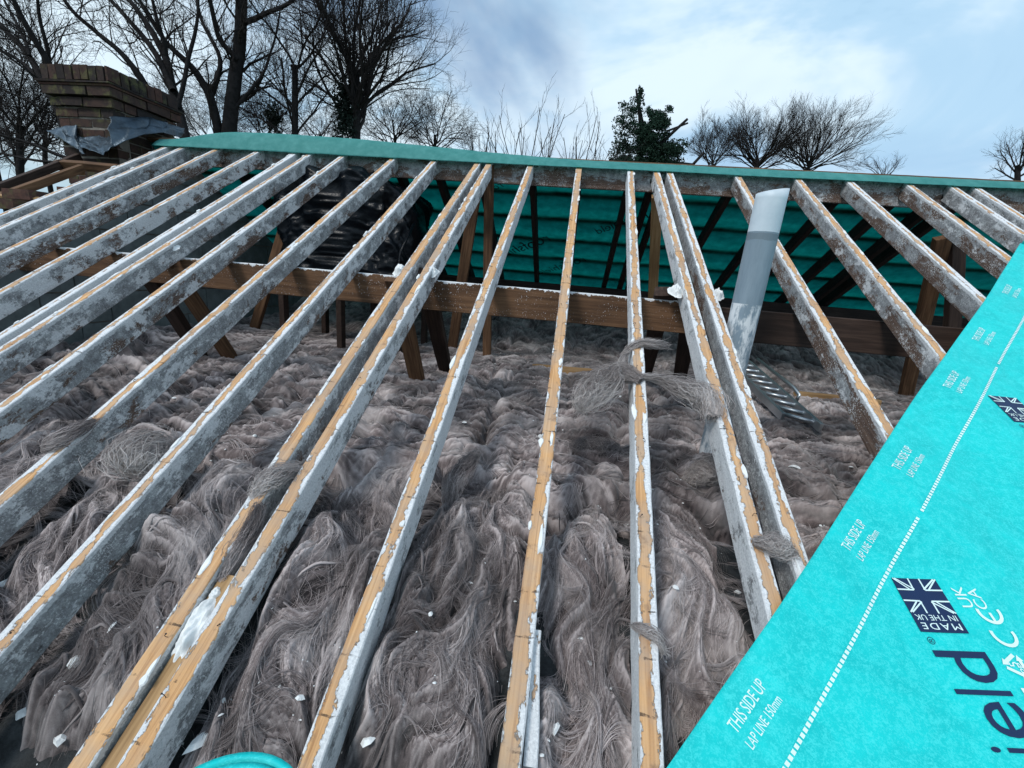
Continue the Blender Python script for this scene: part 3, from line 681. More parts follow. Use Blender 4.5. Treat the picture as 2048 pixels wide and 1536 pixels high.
def strands(name, X, Y, Z, ang, count, seed, lmin, lmax, rmin, rmax, parent, mat, lift=.02, nseg=11, sides=3, weight=None, org=(0, 0, 0), bright=.15, bundle=1, wild=.22):
    """loose fibres and locks lying over the wool"""
    r = np.random.default_rng(seed); h, w = X.shape
    nb_ = max(1, count//bundle); count = nb_*bundle; rp = lambda a: np.repeat(a, bundle)
    i0 = rp(r.integers(2, h-2, nb_)); j0 = rp(r.integers(2, w-2, nb_))
    I = i0.astype(float); J = j0.astype(float); L = rp(r.uniform(lmin, lmax, nb_))*r.uniform(.75, 1, count)
    dxs = np.abs(np.gradient(X, axis=1)); dys = np.abs(np.gradient(Y, axis=0))
    pts = np.zeros((count, nseg+1, 3)); off = rp(r.normal(0, wild, nb_)); curl = rp(r.normal(0, .07+wild*.1, nb_))
    if bundle > 1: off = off+r.normal(0, .05, count); I += r.normal(0, .006, count)/dys.mean(); J += r.normal(0, .006, count)/dxs.mean()
    for k in range(nseg+1):
        ii = np.clip(I, 0, h-1).astype(int); jj = np.clip(J, 0, w-1).astype(int)
        pts[:, k] = np.stack([X[ii, jj], Y[ii, jj], Z[ii, jj]], -1)
        a = ang[ii, jj]+off+curl*k; st = L/nseg
        fi = I-ii; fj = J-jj
        pts[:, k, 0] += fj*dxs[ii, jj]; pts[:, k, 1] += fi*dys[ii, jj]
        J = J+np.cos(a)*st/dxs[ii, jj]; I = I+np.sin(a)*st/dys[ii, jj]
    tt = np.linspace(0, 1, nseg+1)
    # smooth the heights along the strand
    for _ in range(3): pts[:, 1:-1, 2] = (pts[:, :-2, 2]+pts[:, 1:-1, 2]*2+pts[:, 2:, 2])/4
    pts[:, :, 2] += (np.sin(tt*np.pi)[None]*(rp(r.uniform(.1, 1, nb_))*(r.uniform(.6, 1, count) if bundle > 1 else 1))[:, None]**2*lift)
    rad = (r.uniform(rmin, rmax, count)[:, None]*(np.sin(np.clip(tt*.92+.06, 0, 1)*np.pi)**.6)[None])
    d = np.gradient(pts, axis=1); d /= np.linalg.norm(d, axis=2)[..., None]+1e-9
    A = np.cross(d, np.array([0, 0, 1.])); A /= np.linalg.norm(A, axis=2)[..., None]+1e-9; B = np.cross(A, d)
    th = np.arange(sides)*2*np.pi/sides
    V = pts[:, :, None]+rad[..., None, None]*(np.cos(th)[None, None, :, None]*A[:, :, None]+.7*np.sin(th)[None, None, :, None]*B[:, :, None])
    f0 = np.clip(rp(r.normal(.46+bright, .15, nb_))+r.normal(0, .13, count), 0, 1)[:, None, None]+r.normal(0, .09, (count, 1, sides))+np.zeros((1, nseg+1, 1))
    base = np.arange(count)[:, None, None]*(nseg+1)*sides; kk = np.arange(nseg)[None, :, None]*sides; jj = np.arange(sides)[None, None]
    j2 = (np.arange(sides)+1) % sides
    Fq = np.stack([base+kk+jj, base+kk+j2, base+kk+sides+j2, base+kk+sides+jj], -1)
    Fq = (Fq[:, :, :1] if sides == 2 else Fq).reshape(-1, 4)
    o = link(name, np_mesh(name, V.reshape(-1, 3), Fq, {'fib': f0}), mat, parent); tag(o, kind='stuff'); return o

# loft floor: one mass of wool that nobody could count
y_ = [1.28]
while y_[-1] < 6.7: y_.append(y_[-1]+.0052*(y_[-1]/1.28)**1.25)
y_ = np.array(y_); x_ = np.linspace(-3.50, 4.6, 1050); FX, FY = np.meshgrid(x_, y_)
dyr = np.gradient(y_)[:, None]; dxr = x_[1]-x_[0]
hh, fang, ffib = wool_field(FX, FY*1.0, .05, .75, 11, dxr, .008, 26, .026, .62)
edge = 1.50+.16*(fbm(x_*2.3, x_*0, 3, 77)-.5)*2
st = smooth01(FY, edge[None]-.03, edge[None]+.05)
FZ = FLZ+hh*(1.0+.5*(1-smooth01(FY, 2.0, 4.0)))-.16*(1-st)+.05*np.exp(-((FY-1.75)/.25)**2)+.06*(fbm(FX*1.1, FY*1.3, 2, 4)-.5)
FZ += .10*smooth01(-FX, 2.6, 3.5)*smooth01(FY, 1.6, 3)+.34*smooth01(FY, 4.6, 6.2)
floor_o = link('loft_insulation', grid_mesh('loft_insulation', FX, FY, FZ, ffib), M['wool'])
tag(floor_o, 'brown-grey mineral wool covering the loft floor', 'insulation', kind='stuff')
near = FY < 3.2
strands('loose_fibres', FX[:330], FY[:330], FZ[:330], fang[:330], 17000, 21, .06, .26, .0007, .0017, floor_o, M['wool'], .014, sides=2, bright=.05)
strands('wool_wisps', FX[:340], FY[:340], FZ[:340], fang[:340], 17600, 23, .14, .40, .0006, .0015, floor_o, M['wool'], .035, nseg=12, sides=2, bright=.10, bundle=22, wild=.6)
strands('wool_locks', FX[:330], FY[:330], FZ[:330]-.004, fang[:330], 900, 22, .08, .22, .002, .006, floor_o, M['wool'], .010, nseg=12, sides=5, bright=.02)

# batts between the rafters near the eaves
BAYS = [(5, 6, 'behind the single rafter after the chimney-side pair'), (6, 7, 'at the lower left corner edge of the wool'), (7, 8, 'two bays before the middle doubled pair, beside dark rubble'),
        (8, 9, 'in the bay just before the middle doubled rafters'), (10, 11, 'in the bay just after the middle doubled rafters'), (11, 12, 'in the bay left of the nearly upright middle rafter'),
        (12, 13, 'in the bay right of the nearly upright middle rafter'), (13, 14, 'in the bay next to the cyan membrane corner'), (15, 16, 'in the bay under the cyan membrane edge past the doubled rafters')]
ENDY = {6: .75, 7: .62, 8: .60, 10: .56, 11: .63, 12: .50, 13: .45, 15: .5, 5: .8}
BATT = []
for b, (i, j, where) in enumerate(BAYS):
    xa, xb = XR[i]+RW/2-.004, XR[j]-RW/2+.004
    if i == 8: xb += .01
    nx = int((xb-xa)/.0042); yv = np.arange(ENDY[i]-.05, 1.64, .0042); xv = np.linspace(xa, xb, nx)
    X, Y = np.meshgrid(xv, yv)
    hh, ang, fib = wool_field(X, Y, math.pi/2+.1, 1.9, 200+b*13, .0042, .0042, 22, .075, 1.25)
    U = (X-xa)/(xb-xa); e = np.minimum(U, 1-U)*(xb-xa)
    edge_drop = -.055*(1-smooth01(e, 0, .045+.03*fbm(Y*6, Y*0+b, 2, b)))
    ends = ENDY[i]+.10*(fbm(X*9, X*0+b*3, 3, 31+b)-.4)
    end_drop = -.14*(1-smooth01(Y, ends-.02, ends+.05))
    puff = .045*np.exp(-((Y-1.22)/.2)**2)
    Z = slope_floor(Y)+hh*.95+edge_drop+end_drop+puff-.05*smooth01(Y, 1.5, 1.64)
    BATT.append((xa, xb, ENDY[i]-.05, Z))
    Xs = X+.008*(fbm(X*20, Y*14, 2, b)-.5)
    root = link('insulation_batt', grid_mesh('insulation_batt', Xs, Y, Z, fib), M['wool'])
    tag(root, 'brown-grey mineral wool batt ' + where, 'insulation', 'wool batts between the rafters')
    nst = int(3400*(xb-xa)/.33)
    strands('loose_fibres', X[12:], Y[12:], Z[12:], ang[12:], int(nst*1.2), 400+b, .04, .20, .0002, .0006, root, M['wool'], .016, nseg=10, sides=2, bright=.12)
    strands('wool_wisps', X[12:], Y[12:], Z[12:], ang[12:], int(nst*.55), 480+b, .12, .36, .0002, .0006, root, M['wool'], .035, nseg=14, sides=2, bright=.16, bundle=24, wild=.9)
    strands('wool_locks', X[12:], Y[12:], Z[12:]-.003, ang[12:], int(nst*.035), 440+b, .07, .22, .002, .006, root, M['wool'], .014, nseg=14, sides=6, bright=.03)

# tufts pulled over the rafters: bundles of fibres along a path
def tuft(label, path, radii, n, mat, seed, rmin=.0003, rmax=.0011, frizz=.35, group='wool tufts caught on the rafters'):
    r = np.random.default_rng(seed); P_ = np.array(path, float); m = 22
    tt = np.linspace(0, len(P_)-1, m); k = np.clip(tt.astype(int), 0, len(P_)-2); f = tt-k
    def cr(A):
        A = np.asarray(A, float); A = A[:, None] if A.ndim == 1 else A
        p0 = A[np.clip(k-1, 0, len(A)-1)]; p1 = A[k]; p2 = A[k+1]; p3 = A[np.clip(k+2, 0, len(A)-1)]; F_ = f[:, None]
        return .5*((2*p1)+(-p0+p2)*F_+(2*p0-5*p1+4*p2-p3)*F_**2+(-p0+3*p1-3*p2+p3)*F_**3)
    C = cr(P_); R_ = np.clip(cr(radii)[:, 0], .001, 1)
    d = np.gradient(C, axis=0); d /= np.linalg.norm(d, axis=1)[:, None]
    A = np.cross(d, [.13, .1, 1.]); A /= np.linalg.norm(A, axis=1)[:, None]; B = np.cross(A, d)
    org = P_.mean(0); V = []; Fq = []; fib = []
    ns = 14; n = int(n*2.2)
    for q in range(n):
        a0, a1 = sorted(r.uniform(-.05, 1.05, 2)); 
        if a1-a0 < .25: a1 = a0+.3
        u_ = np.clip(np.linspace(a0, a1, ns), 0, 1)*(m-1); ku = np.clip(u_.astype(int), 0, m-2); fu = (u_-ku)[:, None]
        c = C[ku]*(1-fu)+C[ku+1]*fu; rr_ = (R_[ku]*(1-fu[:, 0])+R_[ku+1]*fu[:, 0])
        th = r.uniform(0, 6.28)+np.cumsum(r.normal(0, .20*frizz*2, ns)); rho = (1.25 if r.uniform() < .75 else 1.7)*np.sqrt(r.uniform(0, 1))*(1+np.cumsum(r.normal(0, .06, ns)))
        p = c+(rr_*rho*np.cos(th))[:, None]*A[ku]+(rr_*rho*np.sin(th)*.8)[:, None]*B[ku]
        if a1 > 1: p = p+np.linspace(0, 1, ns)[:, None]**3*r.normal(0, .012, 3)
        rad = r.uniform(rmin, rmax)*(np.sin(np.linspace(.1, .95, ns)*np.pi)**.5)
        dd = np.gradient(p, axis=0); dd /= np.linalg.norm(dd, axis=1)[:, None]+1e-9
        a = np.cross(dd, [.2, .1, 1.]); a /= np.linalg.norm(a, axis=1)[:, None]+1e-9; b = np.cross(a, dd)
        o = len(V)*ns*3
        ring = np.stack([p+rad[:, None]*(math.cos(x)*a+math.sin(x)*b) for x in (0, 2.09, 4.19)], 1)
        V.append(ring.reshape(-1, 3)); fib.append(np.full(ns*3, np.clip(r.normal(.58, .2), 0, 1)))
        kk = np.arange(ns-1)[:, None]*3; jj = np.arange(3)[None]; j2 = (np.arange(3)+1)[None] % 3
        Fq.append((np.stack([kk+jj, kk+j2, kk+3+j2, kk+3+jj], -1).reshape(-1, 4))+o)
    # soft core so that the bundle is not see-through
    sides = 9; th = np.arange(sides)*2*np.pi/sides; o = len(V)*ns*3
    wob = 1+.35*r.normal(0, 1, (m, sides)); core = C[:, None]+(.62*R_[:, None]*wob)[..., None]*(np.cos(th)[None, :, None]*A[:, None]+.8*np.sin(th)[None, :, None]*B[:, None])
    V.append(core.reshape(-1, 3)); fib.append(np.clip(np.repeat(r.normal(.42, .2, (1, sides)), m, 0).ravel()+r.normal(0, .05, m*sides), 0, 1))
    kk = np.arange(m-1)[:, None]*sides; jj = np.arange(sides)[None]; j2 = (np.arange(sides)+1)[None] % sides
    Fq.append(np.stack([kk+jj, kk+j2, kk+sides+j2, kk+sides+jj], -1).reshape(-1, 4)+o)
    me = np_mesh('wool_tuft', np.vstack(V)-org, np.vstack(Fq), {'fib': np.concatenate(fib)})
    ob = link('wool_tuft', me, mat); ob.location = tuple(org); tag(ob, label, 'wool tuft', group); return ob
R_ = lambda u_, v_, o=.0: at_roof(u_, v_, o)
tuft('thin wisp of wool looped over the wool-wrapped rafter near the purlin', [R_(1240, 745, -.10), R_(1252, 705, -.02), R_(1278, 686, .012), R_(1310, 688, .008), R_(1336, 692, -.02)], [.012, .014, .014, .018, .010], 120, M['palewool'], 1)
tuft('large grey wool tuft hanging on the middle side of the wool-wrapped rafter', [R_(1282, 762, .012), R_(1245, 748, .0), R_(1205, 770, -.02), R_(1172, 800, -.05), R_(1160, 822, -.08)], [.018, .04, .05, .045, .02], 420, M['palewool'], 2)
tuft('stretched wool tuft strung from the wool-wrapped rafter to the doubled rafters', [R_(1278, 752, .012), R_(1320, 758, .0), R_(1370, 778, .0), R_(1415, 800, .012), R_(1425, 835, .006)], [.010, .018, .035, .042, .025], 380, M['palewool'], 3)
tuft('fluffy pale wool tuft lying across the pipe-side doubled rafters', [R_(1505, 1080, .012), R_(1535, 1088, .018), R_(1565, 1095, .012), R_(1592, 1118, -.02)], [.012, .022, .026, .012], 260, M['palewool'], 4, rmax=.0007, frizz=.5)
tuft('small wool wisp wrapped low around the wool-wrapped rafter', [R_(1262, 1250, -.03), R_(1285, 1258, .008), R_(1312, 1275, .008), R_(1328, 1305, -.02)], [.006, .011, .013, .007], 120, M['palewool'], 5)
tuft('wool tuft caught over both rafters of the middle doubled pair', [R_(505, 1000, -.01), R_(530, 965, .012), R_(560, 945, .012), R_(600, 935, -.01)], [.014, .026, .028, .014], 240, M['palewool'], 6)
tuft('brown wool tuft resting on the rafter in front of the black wrapped tank', [R_(92, 905, -.01), R_(110, 885, .012), R_(150, 862, .014), R_(190, 840, .010)], [.012, .024, .022, .008], 220, M['wool'], 7)
tuft('wool twist lying in the gap of the middle doubled pair', [R_(440, 1165, -.03), R_(470, 1110, -.015), R_(500, 1060, -.005), R_(520, 1010, .004)], [.012, .016, .018, .012], 200, M['wool'], 8, group='wool tufts lying on the insulation')
G3 = 'wool tufts lying on the insulation'
p = at_z(295, 925, FLZ+.05)
tuft('white fluffy wool lump on the insulation beside the rafter before the middle pair', [p+np.array([-.09, .02, -.03]), p+np.array([-.03, .0, .03]), p+np.array([.04, .0, .03]), p+np.array([.10, .02, -.03])], [.03, .06, .06, .03], 420, M['palewool'], 9, frizz=1.4, group=G3)
p = at_z(905, 985, FLZ-.02)
tuft('upright brown wool fold by the rafter after the middle pair', [p+np.array([0, -.05, -.05]), p+np.array([.0, .0, .03]), p+np.array([.03, .08, .08]), p+np.array([.05, .18, .09])], [.015, .026, .028, .012], 260, M['wool'], 10, group=G3)
p = at_z(1420, 960, FLZ+.02)
tuft('frayed pale wool heap on the insulation between the wool-wrapped and pipe-side rafters', [p+np.array([-.10, -.02, -.02]), p+np.array([-.03, .0, .03]), p+np.array([.05, .03, .03]), p+np.array([.11, .05, -.02])], [.02, .045, .045, .02], 300, M['palewool'], 11, frizz=1.4, group=G3)
p = at_z(1190, 905, FLZ+.02)
tuft('flat frayed wool fringe on the insulation right of the upright middle rafter', [p+np.array([-.14, .0, -.02]), p+np.array([-.05, .02, .02]), p+np.array([.06, .02, .02]), p+np.array([.15, .0, -.02])], [.02, .035, .035, .02], 260, M['wool'], 12, frizz=1.2, group=G3)

# ------------------------------------------------------------------ sloped ceiling under the batts, debris
cb_ = MB(); ys = np.linspace(.25, 1.7, 60); xs_ = np.linspace(-3.5, 2.6, 160); X, Y = np.meshgrid(xs_, ys)
Z = np.minimum(rz(Y, -.17), FLZ-.16)+.02*(fbm(X*9, Y*9, 4, 61)-.5)
ce_o = link('sloped_ceiling', grid_mesh('sloped_ceiling', X, Y, Z, X*0), M['dirt']); tag(ce_o, 'dark sooty sloped ceiling with rubble under the wool', kind='structure')
for k, (xa, xb, yy) in enumerate(((XR[11]+.03, XR[12]-.03, .60), (XR[10]+.03, XR[11]-.03, .47), (XR[7]+.03, XR[8]-.03, .52))):
    beam('noggin', (xa-.012, yy, rz(yy, -.075)), (xb+.012, yy, rz(yy, -.075)), .045, .08, M['darkwood'], ('dark noggin between the two rafters left of the middle at the bottom edge', 'dark noggin in the bay after the middle doubled pair', 'dark noggin above the rubble at the lower left')[k], 'noggin', 'noggins at the rafter feet', seed=k)
def crumb(r, size):
    n = 7; th = np.linspace(0, 2*np.pi, n, endpoint=False)
    ring = np.stack([np.cos(th)*r.uniform(.6, 1.2, n), np.sin(th)*r.uniform(.5, 1.1, n), r.uniform(-.15, .15, n)], 1)
    V = np.vstack([ring, ring*.55+[0, 0, r.uniform(.25, .5)], [[0, 0, -.3]]])*size
    F_ = [(i, (i+1) % n, n+(i+1) % n, n+i) for i in range(n)]+[tuple(n+i for i in range(n))]+[((i+1) % n, i, 2*n) for i in range(n)]
    R = np.array(Euler((r.uniform(-.6, .6), r.uniform(-.6, .6), r.uniform(0, 6.28))).to_matrix()); return V@R.T, F_
allc = MB(); r = np.random.default_rng(5)
def surf_z(x, y):
    best = -9
    if -3.48 < x < 4.58 and 1.30 < y < 6.6:
        i = min(len(y_)-1, int(np.searchsorted(y_, y))); j = int((x-x_[0])/dxr); best = FZ[i, min(j, len(x_)-1)]
    if y < 1.7:
        for (xa_, xb_, y0_, zz_) in BATT:
            if xa_ < x < xb_ and y > y0_:
                i = int((y-y0_)/.0042); j = int((x-xa_)/(xb_-xa_)*(zz_.shape[1]-1))
                if i < zz_.shape[0]: best = max(best, zz_[i, j])
        best = max(best, min(rz(y, -.17), FLZ-.16))
    return best if best > -8 else None
nflake = 0
for k in range(1500):
    if k < 620: x, y = r.uniform(-2.0, 1.2), r.uniform(.5, 1.7)
    else: y = r.uniform(1.5, 4.5); x = r.uniform(-.8*y-.4, .7*y)
    z = surf_z(x, y)
    if z is None: continue
    sz = float(np.clip(r.lognormal(-6.05, .5), .0011, .0065)); V, F_ = crumb(r, sz); allc.add(V+np.array([x, y, z+.002]), F_)
tag(allc.build('plaster_crumbs', M['flake']), 'tiny white lime crumbs scattered over the wool', 'crumbs', kind='stuff')
for (u_, v_, sz) in ((928, 848, .016), (10, 1175, .024), (226, 1265, .016), (120, 1480, .02), (400, 1490, .03), (735, 1490, .022), (1160, 1285, .012), (1080, 875, .02), (415, 905, .014), (870, 900, .014), (990, 730, .014), (1590, 940, .03), (1700, 945, .012), (1240, 795, .014), (510, 880, .012), (1350, 1180, .012), (1475, 1185, .013), (50, 1430, .026), (150, 1330, .02), (200, 1500, .02), (600, 1400, .012), (300, 740, .022), (350, 800, .016), (860, 1230, .010), (940, 1180, .008), (1180, 1330, .012), (1110, 1460, .014)):
    p = None
    for z in np.linspace(-.5, -1.35, 120):
        c = at_z(u_, v_, z)
        sz_ = surf_z(c[0], c[1])
        if sz_ is not None and sz_ >= z: p = c; p[2] = sz_; break
    if p is None: continue
    c = MB(); V, F_ = crumb(r, sz); c.add(V, F_); o = c.build('lime_flake', M['flake']); o.location = (p[0], p[1], p[2]+sz*.15)
    tag(o, 'white lime flake lying loose on the brown-grey wool', 'lime flake', 'larger lime flakes on the wool')

# lime lumps on the purlins and in the pair gap
for k, (u_, v_, sz, lab) in enumerate(((395, 1255, .05, 'white mortar lump filling the gap of the middle doubled pair'), (432, 1190, .028, 'white mushroom-like lime lump between the middle doubled rafters'), (345, 495, .05, 'ragged white lime cap beside the doubled pair nearest the chimney'), (800, 542, .05, 'white lime cap where the purlin meets the middle doubled rafters'), (865, 545, .045, 'grey lime cap on the strut top after the middle doubled pair'), (1352, 583, .05, 'white lime cap on the strut by the pipe-side doubled rafters'), (1435, 590, .045, 'pale lime cap between the pipe-side doubled rafters and the pipe'))):
    gu = np.linspace(-1, 1, 34); GX, GY = np.meshgrid(gu, gu); rr2 = np.sqrt(GX**2+GY**2)
    hz = (1-smooth01(rr2, .35, .62+.5*fbm(GX*2.5+k*7, GY*2.5, 3, k)))*(.35+.9*fbm(GX*5+k, GY*5, 4, 40+k))-.12
    el_ = (1.0, 2.2) if k == 0 else (1.0, 1.1); idx = np.arange(34*34).reshape(34, 34)
    me = np_mesh('lime_lump', np.stack([GX*sz*.85*el_[0], GY*sz*el_[1], hz*sz*.75], -1).reshape(-1, 3), np.stack([idx[:-1, :-1], idx[:-1, 1:], idx[1:, 1:], idx[1:, :-1]], -1).reshape(-1, 4)[(np.maximum(np.maximum(hz[:-1, :-1], hz[1:, 1:]), np.maximum(hz[:-1, 1:], hz[1:, :-1])) > -.11).ravel()])
    o = link('lime_lump', me, M['flake']); o.rotation_euler = (SLOPE, 0, 0); o.location = tuple(at_roof(u_, v_, -.03 if k < 2 else -.03)); tag(o, lab, 'lime lump')

# ------------------------------------------------------------------ vent pipe
PY_ = 2.10; pc = at_y(1530, 455, PY_); pr_ = .061; pt = at_y(1546, 384, PY_)[2]
pipe = empty('vent_pipe', (pc[0], PY_, pt)); tag(pipe, 'grey plastic vent pipe standing up between rafters with a lighter upper end', 'pipe')
n = 40; th = np.arange(n)*2*np.pi/n; pm = MB(); zs = [0, -.03, -.1, -.2, -.3, -.45, -.6, -.8, -1.4]
ring = lambda rr_, z, sl=0: [(rr_*math.cos(a), rr_*math.sin(a), z+sl*(math.cos(a)*.2+.02)) for a in th]
vv = []
for z in zs: vv += ring(pr_, z, .06 if z == 0 else 0)
vv += ring(pr_-.005, 0, .06)+ring(pr_-.005, -.5)
fs = [(k*n+(i+1) % n, k*n+i, (k+1)*n+i, (k+1)*n+(i+1) % n) for k in range(len(zs)-1) for i in range(n)]
k0 = len(zs)*n; fs += [(i, (i+1) % n, k0+(i+1) % n, k0+i) for i in range(n)]+[(k0+i, k0+(i+1) % n, k0+n+(i+1) % n, k0+n+i) for i in range(n)]
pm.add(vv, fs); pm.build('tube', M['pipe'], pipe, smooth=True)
# lean: the pipe tips slightly
pipe.rotation_euler = (0, math.radians(1.0), 0)

# ------------------------------------------------------------------ ladder
la = empty('ladder', tuple(at_z(1600, 830, FLZ+.03))); tag(la, 'aluminium ladder lying on the wool below the grey vent pipe', 'ladder')
lo = np.array(la.location)
A1, A2 = at_z(1642, 856, FLZ+.02), at_y(1497, 727, 3.75); B1, B2 = at_z(1566, 834, FLZ+.02), at_y(1490, 772, 3.25)
B2 = B1+(A2-A1)*.95
for (a, b) in ((A1, A2), (B1, B2)):
    m = MB(); R = frame(a, b); m.box((a+b)/2-lo, (.022, np.linalg.norm(b-a), .055), R); m.build('stile', M['alu'], la, bevel=.003)
for k in range(9):
    f = .06+.11*k; m = MB(); m.tube([A1+(A2-A1)*f-lo, B1+(B2-B1)*f-lo], .014, 10); m.build('rung', M['alu'], la, smooth=True)
m = MB(); q0 = at_y(1515, 718, 3.8); q1 = at_y(1588, 776, 3.25); q2 = at_y(1598, 790, 3.2); q3 = at_y(1592, 803, 3.2)
m.tube([q0-lo, q1-lo, q2-lo, q3-lo], .013, 8); m.build('handrail', M['alu'], la, smooth=True)
a, b = at_z(1590, 782, FLZ+.03), at_z(1760, 800, FLZ+.03)
beam('joist', a, b, .05, .10, M['newwood'], 'orange-brown joist lying behind the aluminium ladder', 'joist', seed=3)
a, b = at_z(1065, 728, FLZ+.02), at_z(1185, 738, FLZ+.02)
beam('joist', a, b, .05, .08, M['newwood'], 'short joist end showing in the wool behind the upright middle rafter', 'joist', seed=4)
a, b = at_z(1690, 718, FLZ+.05), at_z(1840, 728, FLZ+.05)
beam('timber_offcut', a, b, .10, .03, M['newwood'], 'pale board offcut lying on the dark wool beyond the ladder', 'offcut', seed=5)

# ------------------------------------------------------------------ black wrapped tank on its stand
tx, ty = at_y(716, 460, 4.05)[0], 4.05
tank = empty('water_tank', (tx, ty, -.10)); tag(tank, 'water tank wrapped in shiny black polythene behind the rafters', 'water tank')
nu, nv = 150, 80; V = []; fs = []
for j in range(nv+1):
    f = j/nv
    for i in range(nu):
        a = 2*math.pi*i/nu; ca, sa = math.cos(a), math.sin(a)
        rx, ry = .62, .40; pw = .55
        bx, by = rx*np.sign(ca)*abs(ca)**pw, ry*np.sign(sa)*abs(sa)**pw
        k = 1.0 if f < .72 else max(.02, math.sqrt(max(0, 1-((f-.72)/.28)**2)))
        z = .62*min(f/.72, 1) if f < .72 else .62+.13*math.sin((f-.72)/.28*math.pi/2)
        V.append((bx*k, by*k, z))
V = np.array(V); A_ = np.tile(np.arange(nu)/nu, nv+1); B_ = np.repeat(np.arange(nv+1)/nv, nu)
cyc = np.cos(A_*2*np.pi)*2+5; cys = np.sin(A_*2*np.pi)*2+5
d = .13*(ridged(cyc*.8+cys*.5, B_*2.5+cys*.7, 3, 3)-.5)+.085*(ridged(cyc*2.1, B_*7+cys*2, 3, 8)-.5)+.03*(ridged(cyc*6, B_*16+cys*5, 2, 9)-.5)
nrm = V*np.array([1, 1.4, 0]); nrm[:, 2] += .35*B_; nrm /= np.linalg.norm(nrm, axis=1)[:, None]+1e-6
V = V+nrm*d[:, None]; V[:, 2] += .09*np.exp(-((V[:, 0]+.30)/.16)**2)*(B_ > .72)+.09*np.exp(-((V[:, 0]-.18)/.2)**2)*(B_ > .72)
idx = np.arange((nv+1)*nu).reshape(nv+1, nu); nx_ = np.roll(idx, -1, 1)
link('polythene_wrap', np_mesh('polythene_wrap', V, np.stack([idx[:-1], nx_[:-1], nx_[1:], idx[1:]], -1).reshape(-1, 4)), M['poly'], tank)
m = MB(); m.tube([(.66, -.30, .45), (.60, -.44, .2), (.58, -.44, .02), (.5, -.45, -.05)], .012, 8); m.build('hose', M['poly'], tank, smooth=True)
r = np.random.default_rng(9); c = MB()
for k in range(26):
    V2, F2 = crumb(r, r.uniform(.008, .03)); q = [(-.36, -.34, .70), (.10, -.36, .69), (.22, -.40, .62)][k % 3]; c.add(V2*[1, 1, .5]+np.array(q)+r.normal(0, .05, 3)*[1, .6, .5], F2)
tag(c.build('lime_splashes', M['flake'], tank), kind='stuff')
stn = empty('tank_stand', (tx, ty, -.1)); tag(stn, 'rough timber stand carrying the black wrapped tank', 'tank stand')
m = MB(); m.box((0, 0, -.03), (1.3, .85, .04)); m.build('platform', M['strut'], stn, bevel=.003)
for sx_ in (-.56, 0, .56):
    for sy_ in (-.34, .34):
        m = MB(); m.box((sx_, sy_, -.42), (.05, .075, .76)); m.build('leg', M['darkwood'], stn, bevel=.003)

# ------------------------------------------------------------------ block wall at the gable end
WX = -3.50
wall = empty('block_wall', (WX, 2, FLZ)); tag(wall, 'grey concrete block gable wall closing the loft below the chimney', 'wall')
m = MB(); poly = [(.2, rz(.2, -.14)), (RY, RZ-.16), (2*RY-.2, rz(.2, -.14)), (2*RY-.2, -1.6), (.2, -1.6)]
for sx_ in (-.012, -.09):
    pass
vv = [(-.011-WX*0, a-2, b-FLZ) for a, b in poly]+[(-.10, a-2, b-FLZ) for a, b in poly]; n = len(poly)
m.add(vv, [tuple(range(n)), tuple(range(2*n-1, n-1, -1))]+[(i, n+i, n+(i+1) % n, (i+1) % n) for i in range(n)]); m.build('mortar_bed', M['mortar'], wall)
def clip_poly(pl):
    out = []
    f = lambda p_: (rz(p_[0], -.14) if p_[0] <= RY else rz(2*RY-p_[0], -.14))-p_[1]
    for i in range(len(pl)):
        a, b = pl[i], pl[(i+1) % len(pl)]; fa, fb = f(a), f(b)
        if fa >= 0: out.append(a)
        if fa*fb < 0: t_ = fa/(fa-fb); out.append((a[0]+(b[0]-a[0])*t_, a[1]+(b[1]-a[1])*t_))
    return out
for row in range(11):
    for cc in range(-1, 17):
        y0 = .2+cc*.45+(.225 if row % 2 else 0); z0 = -1.5+row*.225
        pl = clip_poly([(y0+.005, z0+.005), (y0+.445, z0+.005), (y0+.445, z0+.22), (y0+.005, z0+.22)])
        if len(pl) < 3 or y0 < .2 or y0 > 6.9 or z0 < -1.1: continue
        n = len(pl); pr2 = .002*random.random(); m = MB()
        m.add([(pr2, a-2, b-FLZ) for a, b in pl]+[(-.03, a-2, b-FLZ) for a, b in pl], [tuple(range(n))]+[(i, n+i, n+(i+1) % n, (i+1) % n) for i in range(n)])
        m.build('block', M['block'], wall)

